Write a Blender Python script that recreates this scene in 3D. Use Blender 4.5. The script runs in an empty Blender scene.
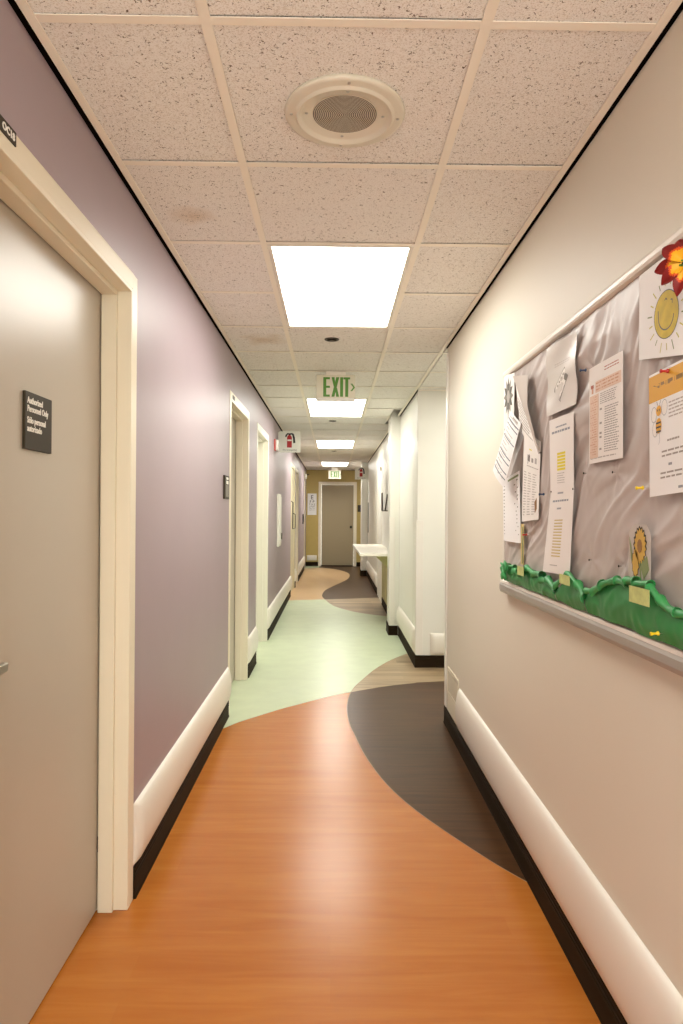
import bpy, bmesh, math, random
from mathutils import Vector, Matrix, noise
random.seed(7)
scene = bpy.context.scene
C = bpy.context.collection
PI = math.pi

# ------------------------------------------------------------------ camera, world, exposure
CAM_Z = 1.3369
YAW, PITCH, ROLL, FPX = 0.0117, 0.0010, 0.0070, 681.2
fwd = Vector((math.sin(YAW) * math.cos(PITCH), math.cos(YAW) * math.cos(PITCH), math.sin(PITCH)))
right = Vector((math.cos(YAW), -math.sin(YAW), 0))
up = right.cross(fwd)
r2 = right * math.cos(ROLL) + up * math.sin(ROLL)
u2 = up * math.cos(ROLL) - right * math.sin(ROLL)
cam_data = bpy.data.cameras.new('camera')
cam = bpy.data.objects.new('camera', cam_data)
C.objects.link(cam)
m = Matrix((r2, u2, -fwd)).transposed().to_4x4()
m.translation = Vector((0, 0, CAM_Z))
cam.matrix_world = m
cam_data.sensor_fit = 'VERTICAL'
cam_data.sensor_height = 36.0
cam_data.lens = FPX / 1024 * 36.0
cam_data.clip_start = 0.02
scene.camera = cam

world = bpy.data.worlds.new('world')
scene.world = world
world.use_nodes = True
world.node_tree.nodes['Background'].inputs['Color'].default_value = (1, .99, .91, 1)
world.node_tree.nodes['Background'].inputs['Strength'].default_value = 3.2
scene.view_settings.view_transform = 'Standard'
scene.view_settings.look = 'None'
scene.view_settings.gamma = 1
scene.view_settings.use_curve_mapping = False
scene.view_settings.exposure = 0.66
LAMP = 9.2                       # radiance of the fluorescent diffusers
LAMP_COL = (1.0, 0.985, 0.91)

# ------------------------------------------------------------------ materials
def S(r, g, b):
    f = lambda c: (c / 255 / 12.92) if c / 255 <= .04045 else ((c / 255 + .055) / 1.055) ** 2.4
    return (f(r), f(g), f(b))

def mat(name, col, rough=.5, metal=0, spec=.5, var=0, scale=(8, 8, 8), bump=0, bscale=60, emit=0, detail=4):
    mt = bpy.data.materials.new(name)
    mt.use_nodes = True
    nt = mt.node_tree
    b = nt.nodes['Principled BSDF']
    b.inputs['Base Color'].default_value = (*col, 1)
    b.inputs['Roughness'].default_value = rough
    b.inputs['Metallic'].default_value = metal
    b.inputs['Specular IOR Level'].default_value = spec
    if emit:
        b.inputs['Emission Color'].default_value = (*col, 1)
        b.inputs['Emission Strength'].default_value = emit
    if var or bump:
        tc = nt.nodes.new('ShaderNodeTexCoord')
        mp = nt.nodes.new('ShaderNodeMapping')
        mp.inputs['Scale'].default_value = scale
        nt.links.new(tc.outputs['Object'], mp.inputs['Vector'])
    if var:
        n = nt.nodes.new('ShaderNodeTexNoise')
        n.inputs['Scale'].default_value = 1
        n.inputs['Detail'].default_value = detail
        nt.links.new(mp.outputs['Vector'], n.inputs['Vector'])
        cr = nt.nodes.new('ShaderNodeValToRGB')
        cr.color_ramp.elements[0].position = .3
        cr.color_ramp.elements[1].position = .7
        cr.color_ramp.elements[0].color = (*[max(0, c * (1 - var)) for c in col], 1)
        cr.color_ramp.elements[1].color = (*[min(1, c * (1 + var)) for c in col], 1)
        nt.links.new(n.outputs['Fac'], cr.inputs['Fac'])
        nt.links.new(cr.outputs['Color'], b.inputs['Base Color'])
    if bump:
        n2 = nt.nodes.new('ShaderNodeTexNoise')
        n2.inputs['Scale'].default_value = bscale
        n2.inputs['Detail'].default_value = 3
        nt.links.new(tc.outputs['Object'], n2.inputs['Vector'])
        bp = nt.nodes.new('ShaderNodeBump')
        bp.inputs['Strength'].default_value = bump
        bp.inputs['Distance'].default_value = .002
        nt.links.new(n2.outputs['Fac'], bp.inputs['Height'])
        nt.links.new(bp.outputs['Normal'], b.inputs['Normal'])
    return mt

def wood_floor(name, light, dark, rough, grain=(1.6, 26, 1), plank=.0, spec=.5, tint=(1, .95, .88)):
    """sheet vinyl printed with timber: long grain across the corridor (X), tinted plank bands"""
    mt = bpy.data.materials.new(name)
    mt.use_nodes = True
    nt = mt.node_tree
    b = nt.nodes['Principled BSDF']
    b.inputs['Roughness'].default_value = rough
    b.inputs['Specular IOR Level'].default_value = spec
    b.inputs['Specular Tint'].default_value = (*tint, 1)
    tc = nt.nodes.new('ShaderNodeTexCoord')
    mp = nt.nodes.new('ShaderNodeMapping')
    mp.inputs['Scale'].default_value = grain
    nt.links.new(tc.outputs['Object'], mp.inputs['Vector'])
    n = nt.nodes.new('ShaderNodeTexNoise')
    n.inputs['Scale'].default_value = 1.3
    n.inputs['Detail'].default_value = 7
    n.inputs['Roughness'].default_value = .62
    n.inputs['Distortion'].default_value = .7
    nt.links.new(mp.outputs['Vector'], n.inputs['Vector'])
    br = nt.nodes.new('ShaderNodeTexBrick')
    br.inputs['Scale'].default_value = 1
    br.inputs['Mortar Size'].default_value = 0
    br.inputs['Brick Width'].default_value = 1.15
    br.inputs['Row Height'].default_value = .098
    br.inputs['Color1'].default_value = (0, 0, 0, 1)
    br.inputs['Color2'].default_value = (1, 1, 1, 1)
    nt.links.new(tc.outputs['Object'], br.inputs['Vector'])
    mx = nt.nodes.new('ShaderNodeMath')
    mx.operation = 'MULTIPLY_ADD'
    mx.inputs[1].default_value = plank
    nt.links.new(br.outputs['Color'], mx.inputs[0])
    nt.links.new(n.outputs['Fac'], mx.inputs[2])
    cr = nt.nodes.new('ShaderNodeValToRGB')
    cr.color_ramp.elements[0].position = .26
    cr.color_ramp.elements[1].position = .80
    cr.color_ramp.elements[0].color = (*dark, 1)
    cr.color_ramp.elements[1].color = (*light, 1)
    nt.links.new(mx.outputs[0], cr.inputs['Fac'])
    nt.links.new(cr.outputs['Color'], b.inputs['Base Color'])
    return mt

def tile_mat():
    """mineral fibre ceiling tile: small dark pits, plus two old brown water stains"""
    mt = bpy.data.materials.new('ceiling_tile')
    mt.use_nodes = True
    nt = mt.node_tree
    L = nt.links.new
    b = nt.nodes['Principled BSDF']
    b.inputs['Roughness'].default_value = .9
    b.inputs['Specular IOR Level'].default_value = .15
    tc = nt.nodes.new('ShaderNodeTexCoord')
    vo = nt.nodes.new('ShaderNodeTexNoise')
    vo.inputs['Scale'].default_value = 125
    vo.inputs['Detail'].default_value = 3.5
    vo.inputs['Distortion'].default_value = 1.2
    L(tc.outputs['Object'], vo.inputs['Vector'])
    cr = nt.nodes.new('ShaderNodeValToRGB')
    cr.color_ramp.elements[0].position = .335
    cr.color_ramp.elements[1].position = .375
    cr.color_ramp.elements[0].color = (.16, .12, .085, 1)
    cr.color_ramp.elements[1].color = (*S(247, 245, 240), 1)
    L(vo.outputs['Fac'], cr.inputs['Fac'])
    n2 = nt.nodes.new('ShaderNodeTexNoise')
    n2.inputs['Scale'].default_value = 260
    n2.inputs['Detail'].default_value = 2
    L(tc.outputs['Object'], n2.inputs['Vector'])
    c2 = nt.nodes.new('ShaderNodeValToRGB')
    c2.color_ramp.elements[0].position = .38
    c2.color_ramp.elements[1].position = .5
    c2.color_ramp.elements[0].color = (.82, .79, .75, 1)
    c2.color_ramp.elements[1].color = (1, 1, 1, 1)
    L(n2.outputs['Fac'], c2.inputs['Fac'])
    mm = nt.nodes.new('ShaderNodeMix')
    mm.data_type = 'RGBA'
    mm.blend_type = 'MULTIPLY'
    mm.inputs['Factor'].default_value = 1
    L(cr.outputs['Color'], mm.inputs['A'])
    L(c2.outputs['Color'], mm.inputs['B'])
    cur = mm.outputs['Result']
    for (sx, sy, rad, amt) in STAINS:
        vm = nt.nodes.new('ShaderNodeVectorMath')
        vm.operation = 'DISTANCE'
        vm.inputs[1].default_value = (sx, sy, 2.40)
        nd = nt.nodes.new('ShaderNodeTexNoise')
        nd.inputs['Scale'].default_value = 9
        L(tc.outputs['Object'], nd.inputs['Vector'])
        L(tc.outputs['Object'], vm.inputs[0])
        ad = nt.nodes.new('ShaderNodeMath')
        ad.operation = 'MULTIPLY_ADD'
        ad.inputs[1].default_value = rad * 1.4
        L(nd.outputs['Fac'], ad.inputs[0])
        L(vm.outputs['Value'], ad.inputs[2])
        mr = nt.nodes.new('ShaderNodeMapRange')
        mr.inputs['From Min'].default_value = rad * .7
        mr.inputs['From Max'].default_value = rad * 1.7
        mr.inputs['To Min'].default_value = amt
        mr.inputs['To Max'].default_value = 0
        L(ad.outputs[0], mr.inputs['Value'])
        mx = nt.nodes.new('ShaderNodeMix')
        mx.data_type = 'RGBA'
        mx.blend_type = 'MULTIPLY'
        L(mr.outputs['Result'], mx.inputs['Factor'])
        L(cur, mx.inputs['A'])
        mx.inputs['B'].default_value = (.72, .56, .38, 1)
        cur = mx.outputs['Result']
    L(cur, b.inputs['Base Color'])
    bp = nt.nodes.new('ShaderNodeBump')
    bp.inputs['Strength'].default_value = .5
    bp.inputs['Distance'].default_value = .003
    L(vo.outputs['Fac'], bp.inputs['Height'])
    L(bp.outputs['Normal'], b.inputs['Normal'])
    return mt

STAINS = [(-.50, 2.46, .10, .55), (-.42, 4.22, .16, .6)]
M = dict(
    lavender=mat('lavender_paint', S(162, 146, 152), .42, spec=.5, var=.02, scale=(3, 3, 3), bump=.06, bscale=220),
    cream_wall=mat('cream_paint', S(220, 212, 196), .5, spec=.3, bump=.06, bscale=220),
    white_wall=mat('white_paint', S(228, 226, 216), .38, spec=.45, bump=.05, bscale=220),
    ochre=mat('ochre_paint', S(190, 167, 98), .5, var=.03),
    olive=mat('olive_laminate', S(200, 192, 138), .5, var=.15, scale=(2, 5, 4)),
    casing=mat('cream_enamel', S(234, 225, 202), .35, spec=.5),
    white_casing=mat('white_enamel', S(234, 230, 216), .35),
    leaf=mat('beige_door', S(186, 177, 162), .33, spec=.45, var=.02, scale=(2, 2, 2)),
    leaf_taupe=mat('taupe_door', S(162, 147, 116), .45),
    leaf_cream=mat('cream_door', S(224, 214, 180), .4),
    leaf_white=mat('white_door', S(232, 228, 214), .4),
    rail=mat('white_vinyl', S(232, 226, 214), .4),
    guard=mat('guard_vinyl', S(229, 224, 214), .35),
    base=mat('black_rubber', (.022, .013, .006), .6, spec=.06),
    black=mat('black_shade', (.004, .003, .002), .9, spec=0),  # near-black standing in for shade in gaps and recesses
    lamp_far=mat('lamp_diffuser_cool', LAMP_COL, .5, emit=LAMP * 1.35),
    tile=tile_mat(),
    tbar=mat('grid_enamel', S(250, 243, 228), .4),
    plenum=mat('plenum_dark', (.02, .017, .014), .95),
    orange=wood_floor('cherry_vinyl', S(188, 118, 48), S(170, 96, 33), .27, grain=(1.5, 17, 1), plank=.16, spec=.4),
    dark=wood_floor('wenge_vinyl', S(84, 55, 30), S(46, 27, 13), .33, plank=.12, spec=.22, tint=(1, .82, .62)),
    taupe=wood_floor('grey_oak_vinyl', S(184, 160, 126), S(100, 82, 60), .33, grain=(1.2, 30, 1), plank=.28),
    mint=mat('mint_marbled_vinyl', S(202, 214, 182), .33, spec=.35, var=.05, scale=(6, 7, 5), detail=8),
    tan=mat('tan_vinyl', S(208, 172, 128), .28, var=.05, scale=(4, 14, 4)),
    seam=mat('vinyl_weld', S(150, 116, 78), .4),
    lamp=mat('lamp_diffuser', LAMP_COL, .5, emit=LAMP),
    lamp_frame=mat('lamp_frame_white', S(236, 230, 218), .4),
    plastic=mat('ivory_plastic', S(226, 220, 202), .4),
    grille_l=mat('grille_light', S(206, 197, 178), .6),
    grille_d=mat('grille_dark', (.05, .045, .035), .6),
    steel=mat('steel', (.55, .54, .5), .3, metal=1),
    sign_dark=mat('sign_bronze', S(58, 51, 38), .55, spec=.2),
    white=mat('white_print', S(238, 235, 226), .5),
    offwhite=mat('sign_white', S(232, 230, 220), .4),
    black_ink=mat('black_ink', (.012, .011, .010), .5),
    red=mat('red_print', S(176, 22, 26), .4),
    red_plastic=mat('red_plastic', S(196, 78, 70), .4),
    exit_green=mat('exit_green', S(82, 140, 40), .45, var=.25, scale=(160, 160, 160)),
    exit_face=mat('exit_face', S(224, 218, 196), .35),
    bronze=mat('dark_bronze', S(62, 52, 38), .4, metal=.3),
    board_frame=mat('board_frame_white', S(232, 226, 214), .4),
    board_tray=mat('board_tray_aluminium', S(168, 160, 152), .4, metal=.2),
    fabric=mat('grey_paper_backing', S(190, 178, 172), .42, spec=.45),
    green=mat('green_crepe_paper', S(44, 132, 66), .45, var=.12, scale=(14, 14, 14)),
    green_roll=mat('green_crepe_roll', S(58, 150, 82), .45, var=.15, scale=(30, 30, 30)),
    paper=mat('white_paper', S(240, 236, 230), .6),
    paper_cool=mat('cool_paper', S(240, 239, 238), .6),
    paper_pink=mat('pinkish_paper', S(238, 232, 227), .6),
    paper_shade=mat('shaded_paper_underside', S(196, 184, 174), .6),  # greyed copy of the white paper, shade put into the flap colour
    sleeve=mat('glossy_sleeve', S(232, 227, 222), .25, spec=.6),
    ink=mat('grey_ink', S(160, 153, 147), .6),
    ink_l=mat('light_ink', S(182, 174, 168), .6),
    ink_b=mat('blue_grey_ink', S(146, 150, 158), .6),
    ink_s=mat('slate_ink', S(88, 98, 114), .6),
    ink_o=mat('salmon_ink', S(204, 152, 122), .6),
    ink_r=mat('brick_ink', S(170, 84, 58), .6),
    ink_tint=mat('salmon_tint', S(226, 196, 174), .6),
    hl=mat('yellow_marker', S(232, 214, 40), .6),
    hl2=mat('ochre_marker', S(206, 184, 120), .6),
    hd=mat('header_ink', S(146, 112, 50), .6),
    gold=mat('gold_header', S(224, 166, 34), .55),
    sun=mat('sun_crayon', S(214, 190, 50), .65, var=.12, scale=(40, 40, 40)),
    ray=mat('ray_crayon', S(198, 190, 96), .65),
    yellow=mat('yellow_plastic', S(228, 196, 22), .35),
    blue=mat('blue_plastic', S(36, 62, 96), .35),
    pin_red=mat('pin_red', S(176, 34, 28), .35),
    pet_y=mat('petal_yellow', S(224, 162, 8), .55),
    pet_o=mat('petal_orange', S(206, 74, 14), .55),
    pet_r=mat('petal_red', S(122, 14, 12), .55),
    leaf_g=mat('leaf_green', S(86, 130, 48), .5),
    sage=mat('sage_green', S(128, 140, 92), .6),
    tag=mat('lime_tag', S(196, 204, 130), .55, var=.12, scale=(60, 60, 60)),
    sf_y=mat('sunflower_yellow', S(204, 164, 74), .6),
    sf_b=mat('sunflower_brown', S(150, 110, 60), .6),
    sf_d=mat('sunflower_dark', S(52, 40, 26), .6),
    pgrey=mat('print_grey', S(128, 122, 112), .6),
    pgrey_d=mat('print_dark_grey', S(86, 82, 74), .6),
    pgrey_l=mat('print_light_grey', S(176, 170, 160), .6),
    counter=mat('white_laminate', S(236, 230, 216), .35),
    grille=mat('grille_louvre', S(206, 198, 178), .4), vent_back=mat('vent_back', S(214, 208, 190), .6),
    clear=mat('cutout_film', S(198, 188, 180), .2, spec=.7),
)

# ------------------------------------------------------------------ mesh helpers
class MB:
    def __init__(s):
        s.v, s.f, s.m, s.sm, s.mats = [], [], [], [], []

    def mi(s, mt):
        if mt not in s.mats:
            s.mats.append(mt)
        return s.mats.index(mt)

    def face(s, idx, mt, smooth=False):
        s.f.append(idx); s.m.append(s.mi(mt)); s.sm.append(smooth)

    def poly(s, pts, mt, smooth=False):
        n = len(s.v)
        s.v += [tuple(p) for p in pts]
        s.face(list(range(n, n + len(pts))), mt, smooth)
        return s

    def box(s, x0, x1, y0, y1, z0, z1, mt):
        n = len(s.v)
        s.v += [(x, y, z) for x in (x0, x1) for y in (y0, y1) for z in (z0, z1)]
        for q in ((0, 1, 3, 2), (4, 6, 7, 5), (0, 4, 5, 1), (2, 3, 7, 6), (0, 2, 6, 4), (1, 5, 7, 3)):
            s.face([n + i for i in q], mt)
        return s

    def prism(s, pts, d, mt, smooth=False):
        """closed polygon (3D points) extruded by vector d"""
        n = len(s.v); k = len(pts)
        d = Vector(d)
        s.v += [tuple(Vector(p)) for p in pts] + [tuple(Vector(p) + d) for p in pts]
        s.face([n + i for i in range(k)][::-1], mt)
        s.face([n + k + i for i in range(k)], mt)
        for i in range(k):
            j = (i + 1) % k
            s.face([n + i, n + j, n + k + j, n + k + i], mt, smooth)
        return s

    def grid(s, fn, nu, nv, mt, smooth=True):
        n = len(s.v)
        for j in range(nv + 1):
            for i in range(nu + 1):
                s.v.append(tuple(fn(i / nu, j / nv)))
        for j in range(nv):
            for i in range(nu):
                a = n + j * (nu + 1) + i
                mm = mt(i / nu, j / nv) if callable(mt) else mt
                s.face([a, a + 1, a + nu + 2, a + nu + 1], mm, smooth)
        return s

    def tube(s, pts, r, mt, k=10, smooth=True):
        pts = [Vector(p) for p in pts]
        rs = r if isinstance(r, (list, tuple)) else [r] * len(pts)
        rings = []
        prev = None
        for i, p in enumerate(pts):
            t = (pts[min(i + 1, len(pts) - 1)] - pts[max(i - 1, 0)]).normalized()
            a = Vector((0, 0, 1)) if abs(t.z) < .9 else Vector((1, 0, 0))
            u = t.cross(a).normalized()
            if prev is not None:
                u = (prev - t * prev.dot(t)).normalized()
            prev = u
            w = t.cross(u)
            n = len(s.v)
            for q in range(k):
                an = 2 * PI * q / k
                s.v.append(tuple(p + (u * math.cos(an) + w * math.sin(an)) * rs[i]))
            rings.append(n)
        for a, b in zip(rings, rings[1:]):
            for q in range(k):
                s.face([a + q, a + (q + 1) % k, b + (q + 1) % k, b + q], mt, smooth)
        s.face([rings[0] + q for q in range(k)][::-1], mt)
        s.face([rings[-1] + q for q in range(k)], mt)
        return s

    def lathe(s, o, axis, prof, mt, k=48, smooth=True):
        """prof: list of (radius, height along axis); mt may be a list per segment"""
        o = Vector(o); ax = Vector(axis).normalized()
        a = Vector((0, 0, 1)) if abs(ax.z) < .9 else Vector((1, 0, 0))
        u = ax.cross(a).normalized(); w = ax.cross(u)
        base = len(s.v)
        for (r, h) in prof:
            for q in range(k):
                an = 2 * PI * q / k
                s.v.append(tuple(o + ax * h + (u * math.cos(an) + w * math.sin(an)) * r))
        for i in range(len(prof) - 1):
            mm = mt[i] if isinstance(mt, list) else mt
            for q in range(k):
                a0 = base + i * k + q; a1 = base + i * k + (q + 1) % k
                s.face([a0, a1, a1 + k, a0 + k], mm, smooth)
        m0 = mt[0] if isinstance(mt, list) else mt
        m1 = mt[-1] if isinstance(mt, list) else mt
        if prof[0][0] > 1e-5:
            s.face([base + q for q in range(k)][::-1], m0)
        if prof[-1][0] > 1e-5:
            s.face([base + (len(prof) - 1) * k + q for q in range(k)], m1)
        return s

    def build(s, name, parent=None, bevel=0, solid=0, weld=False):
        me = bpy.data.meshes.new(name)
        off = world_loc(parent)
        me.from_pydata([tuple(Vector(p) - off) for p in s.v], [], s.f)
        for mt in s.mats:
            me.materials.append(mt)
        me.polygons.foreach_set('material_index', s.m)
        me.polygons.foreach_set('use_smooth', s.sm)
        bm = bmesh.new(); bm.from_mesh(me)
        bmesh.ops.remove_doubles(bm, verts=bm.verts, dist=1e-6)
        bmesh.ops.recalc_face_normals(bm, faces=bm.faces)
        bm.to_mesh(me); bm.free()
        o = bpy.data.objects.new(name, me)
        C.objects.link(o)
        if parent:
            o.parent = parent
        if solid:
            md = o.modifiers.new('solid', 'SOLIDIFY'); md.thickness = solid; md.offset = 0
            es = o.modifiers.new('edges', 'EDGE_SPLIT'); es.split_angle = math.radians(60)
        if bevel:
            md = o.modifiers.new('bevel', 'BEVEL'); md.width = bevel; md.segments = 2
            md.limit_method = 'ANGLE'; md.angle_limit = math.radians(40)
        return o

def world_loc(o):
    v = Vector((0, 0, 0))
    while o:
        v += o.location; o = o.parent
    return v

def tag(o, label, cat, group=None, kind=None):
    o['label'] = label; o['category'] = cat
    if group: o['group'] = group
    if kind: o['kind'] = kind
    return o

def thing(name, loc, label, cat, group=None, kind=None):
    o = bpy.data.objects.new(name, None)
    o.empty_display_size = .05
    C.objects.link(o); o.location = loc
    return tag(o, label, cat, group, kind)

def lettering(name, text, size, parent, mt, origin, xdir, ydir, align='LEFT', squeeze=1.0, spacing=1.0, depth=.0006, bold=0):
    """flat text turned into mesh; origin = baseline start, xdir reading direction, ydir up"""
    cu = bpy.data.curves.new(name, 'FONT')
    cu.body = text; cu.size = size; cu.align_x = align
    cu.extrude = depth; cu.space_line = spacing; cu.offset = bold
    cu.resolution_u = 3
    tmp = bpy.data.objects.new('tmp_text', cu)
    C.objects.link(tmp)
    dg = bpy.context.evaluated_depsgraph_get(); dg.update()
    me = bpy.data.meshes.new_from_object(tmp.evaluated_get(dg))
    bpy.data.objects.remove(tmp); bpy.data.curves.remove(cu)
    xd = Vector(xdir).normalized(); yd = Vector(ydir).normalized(); zd = xd.cross(yd)
    off = Vector(origin) - world_loc(parent)
    for v in me.vertices:
        c = v.co.copy()
        v.co = off + xd * c.x * squeeze + yd * c.y + zd * c.z
    me.materials.clear(); me.materials.append(mt)
    o = bpy.data.objects.new(name, me)
    C.objects.link(o); o.parent = parent
    return o

def smooth_line(pts, n=8):
    out = []
    P = [Vector((*p, 0)) for p in pts]
    for i in range(len(P) - 1):
        p0 = P[max(i - 1, 0)]; p1 = P[i]; p2 = P[i + 1]; p3 = P[min(i + 2, len(P) - 1)]
        for k in range(n):
            t = k / n
            q = .5 * ((2 * p1) + (-p0 + p2) * t + (2 * p0 - 5 * p1 + 4 * p2 - p3) * t * t + (-p0 + 3 * p1 - 3 * p2 + p3) * t ** 3)
            out.append((q.x, q.y))
    out.append(tuple(pts[-1]))
    return out

# ------------------------------------------------------------------ dimensions
XL, XR = -.685, .725          # wall faces
CE = 2.40                     # ceiling
TOP = 2.62
YB, YF = -1.4, 17.0
SIDE0, SIDE1, SIDEX = 4.36, 5.90, 2.6
COLX, COL0, COL1 = .62, 7.45, 7.80
PILX, PIL0, PIL1 = .59, 14.40, 14.75

# ------------------------------------------------------------------ floor: inlaid sheet vinyl
A = smooth_line([(-.90, 3.86), (-.677, 4.202), (-.589, 4.344), (-.474, 4.484), (-.354, 4.627), (-.225, 4.756), (-.088, 4.891), (.042, 5.008), (.14, 5.079)])
B = smooth_line([(.14, 5.079), (.117, 4.915), (.103, 4.687), (.102, 4.502), (.113, 4.29), (.138, 4.088), (.172, 3.825), (.216, 3.585), (.268, 3.37), (.329, 3.185), (.397, 3.025), (.472, 2.875), (.557, 2.718), (.64, 2.575), (.725, 2.451), (.80, 2.36)])
Cc = smooth_line([(.14, 5.079), (.406, 5.25), (.623, 5.346), (.906, 5.424), (2.7, 5.72)])
D = smooth_line([(.14, 5.079), (.175, 5.241), (.223, 5.397), (.362, 5.812), (.534, 6.19), (.725, 6.49), (.95, 6.75)])
E_ = [(-.9, 10.30), (-.635, 10.36), (-.124, 10.50)]
F = smooth_line([(-.124, 10.50), (-.043, 10.017), (.056, 9.65), (.28, 9.219), (.49, 8.982), (.725, 8.807), (.95, 8.68)])
G = [(-.124, 10.50), (.266, 10.602), (.95, 10.82)]
H = smooth_line([(-.124, 10.50), (-.165, 10.80), (-.174, 11.126), (-.128, 11.76), (.018, 12.45), (.234, 13.40), (.335, 14.15), (.345, 14.95), (.211, 15.70), (-.013, 16.22), (-.25, 16.45), (-.34, 16.50)])
I = [(-.34, 16.50), (-.9, 16.05)]
regions = [
    ('orange', [(-.9, YB), (.80, YB)] + B[::-1] + A[::-1][1:]),
    ('dark', B + [(2.7, 2.36)] + Cc[::-1][:-1]),
    ('taupe', Cc + [(2.7, 6.75)] + D[::-1][:-1]),
    ('mint', A + D[1:] + [(.95, 8.68)] + F[::-1][1:] + E_[::-1][1:]),
    ('tan', E_ + H[1:] + I[1:]),
    ('mint', [(-.34, 16.50), (-.34, 17.2), (-.9, 17.2), (-.9, 16.05)]),
    ('dark', G + [(.95, 17.2), (-.34, 17.2)] + H[::-1][:-1]),
    ('taupe', F + [(.95, 10.82)] + G[::-1][1:-1]),
]
fm = MB()
for nm, pts in regions:
    clean = []
    for q in pts:
        if not clean or (Vector(q) - Vector(clean[-1])).length > 1e-4:
            clean.append(q)
    fm.poly([(x, y, 0) for x, y in clean], M[nm])
fl = fm.build('floor')
tag(fl, 'floor of inlaid vinyl in orange timber, dark brown, taupe, mint green and tan with curving seams', 'floor', kind='structure')
fl.data.update()
sub = MB().box(-.95, 2.75, YB - .1, 17.3, -.12, -.02, M['plenum']).build('floor_slab')
tag(sub, 'concrete slab under the vinyl floor', 'floor', kind='structure')
# thin heat-welded seams between the colours
sm_ = MB()
def seam(pts, w=.0022):
    for a, b in zip(pts, pts[1:]):
        a = Vector((*a, .0004)); b = Vector((*b, .0004))
        t = (b - a)
        if t.length < 1e-5: continue
        n = Vector((-t.y, t.x, 0)).normalized() * w
        sm_.poly([a - n, b - n, b + n, a + n], M['seam'])
for s_ in (A, B, D, H):
    seam(s_)
tag(sm_.build('trim_1'), 'thin pale welded seams along the curved joints of the vinyl floor', 'seam', kind='structure')

# ------------------------------------------------------------------ walls
DOORS_L = [(1.37, 2.303), (4.52, 5.44), (6.11, 7.07), (10.95, 12.0), (12.35, 13.2)]   # clear openings
DH = 2.085
JD = .16                      # how deep the openings go before the leaf backs them
wl = MB()
y = YB
for a, b in DOORS_L:
    wl.box(XL - .3, XL, y, a, 0, TOP, M['lavender'])
    wl.box(XL - .3, XL, a, b, DH + .002, TOP, M['lavender'])
    y = b
wl.box(XL - .3, XL, y, YF + .2, 0, TOP, M['lavender'])
tag(wl.build('wall_left'), 'satin lavender wall along the left side of the corridor', 'wall', kind='structure')

wr_ = MB()
wr_.box(XR, XR + .14, YB, SIDE0, 0, TOP, M['cream_wall'])
tag(wr_.build('wall_right', bevel=.004), 'near cream wall on the right that carries the bulletin board', 'wall', kind='structure')
w2 = MB()
w2.box(XR, SIDEX, SIDE1, SIDE1 + .25, 0, TOP, M['white_wall'])
w2.box(XR, XR + .25, SIDE1 + .25, YF + .2, 0, TOP, M['white_wall'])
w2.box(COLX, XR, COL0, COL1, 0, TOP, M['white_wall'])
w2.box(PILX, XR, PIL0, PIL1, 0, TOP, M['white_wall'])
tag(w2.build('wall_right', bevel=.004), 'far white wall on the right with projecting columns beyond the side passage', 'wall', kind='structure')
w3 = MB().box(SIDEX, SIDEX + .12, SIDE0 - .14, SIDE1 + .2, 0, TOP, M['white_wall'])
w3.box(XR + .14, SIDEX, SIDE0 - .14, SIDE0, 0, TOP, M['white_wall'])
tag(w3.build('wall_side'), 'white walls closing the side passage on the right', 'wall', kind='structure')
wf = MB()
FD0, FD1 = -.315, .515
wf.box(XL, FD0, YF, YF + .2, 0, TOP, M['ochre'])
wf.box(FD1, XR, YF, YF + .2, 0, TOP, M['ochre'])
wf.box(FD0, FD1, YF, YF + .2, 2.045, TOP, M['ochre'])
tag(wf.build('wall_far'), 'ochre yellow wall across the far end of the corridor', 'wall', kind='structure')
# ------------------------------------------------------------------ ceiling: lay-in tiles in an exposed grid
T = .6096
X0, X1 = -.2845, .3251
CL, CR = XL + .014, XR - .011
Y0 = 1.478
K0, K1 = -8, 26
LAMPS = [(-4, 0), (2, 0), (8, 0), (14, .03), (21, .12)]
lamp_rows = {k for k0, _ in LAMPS for k in (k0, k0 + 1)}
cm = MB()
rnd = random.Random(3)
def tile(xa, xb, ya, yb):
    z = CE + .0035 + rnd.uniform(-.001, .0025)
    cm.box(xa + .003, xb - .003, ya + .002, yb - .008 - rnd.uniform(0, .006), z, z + .014, M['tile'])
for k in range(K0, K1):
    ya, yb = Y0 + k * T, Y0 + (k + 1) * T
    ya, yb = max(ya, YB), min(yb, YF - .012)
    if yb - ya < .05: continue
    cols = [(CL, X0), (X0, X1), (X1, CR)]
    for ci, (xa, xb) in enumerate(cols):
        if ci == 1 and k in lamp_rows: continue
        if ci == 2 and yb > COL0 and ya < COL1:
            xb = COLX - .004
        if ci == 2 and yb > PIL0 and ya < PIL1:
            xb = PILX - .004
        tile(xa, xb, ya, yb)
    if yb > SIDE0 and ya < SIDE1:
        for xa, xb in ((XR - .003, X1 + 2 * T - .2), (X1 + 2 * T - .2, X1 + 3 * T - .2), (X1 + 3 * T - .2, SIDEX)):
            tile(xa, xb, max(ya, SIDE0), min(yb, SIDE1))
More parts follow.
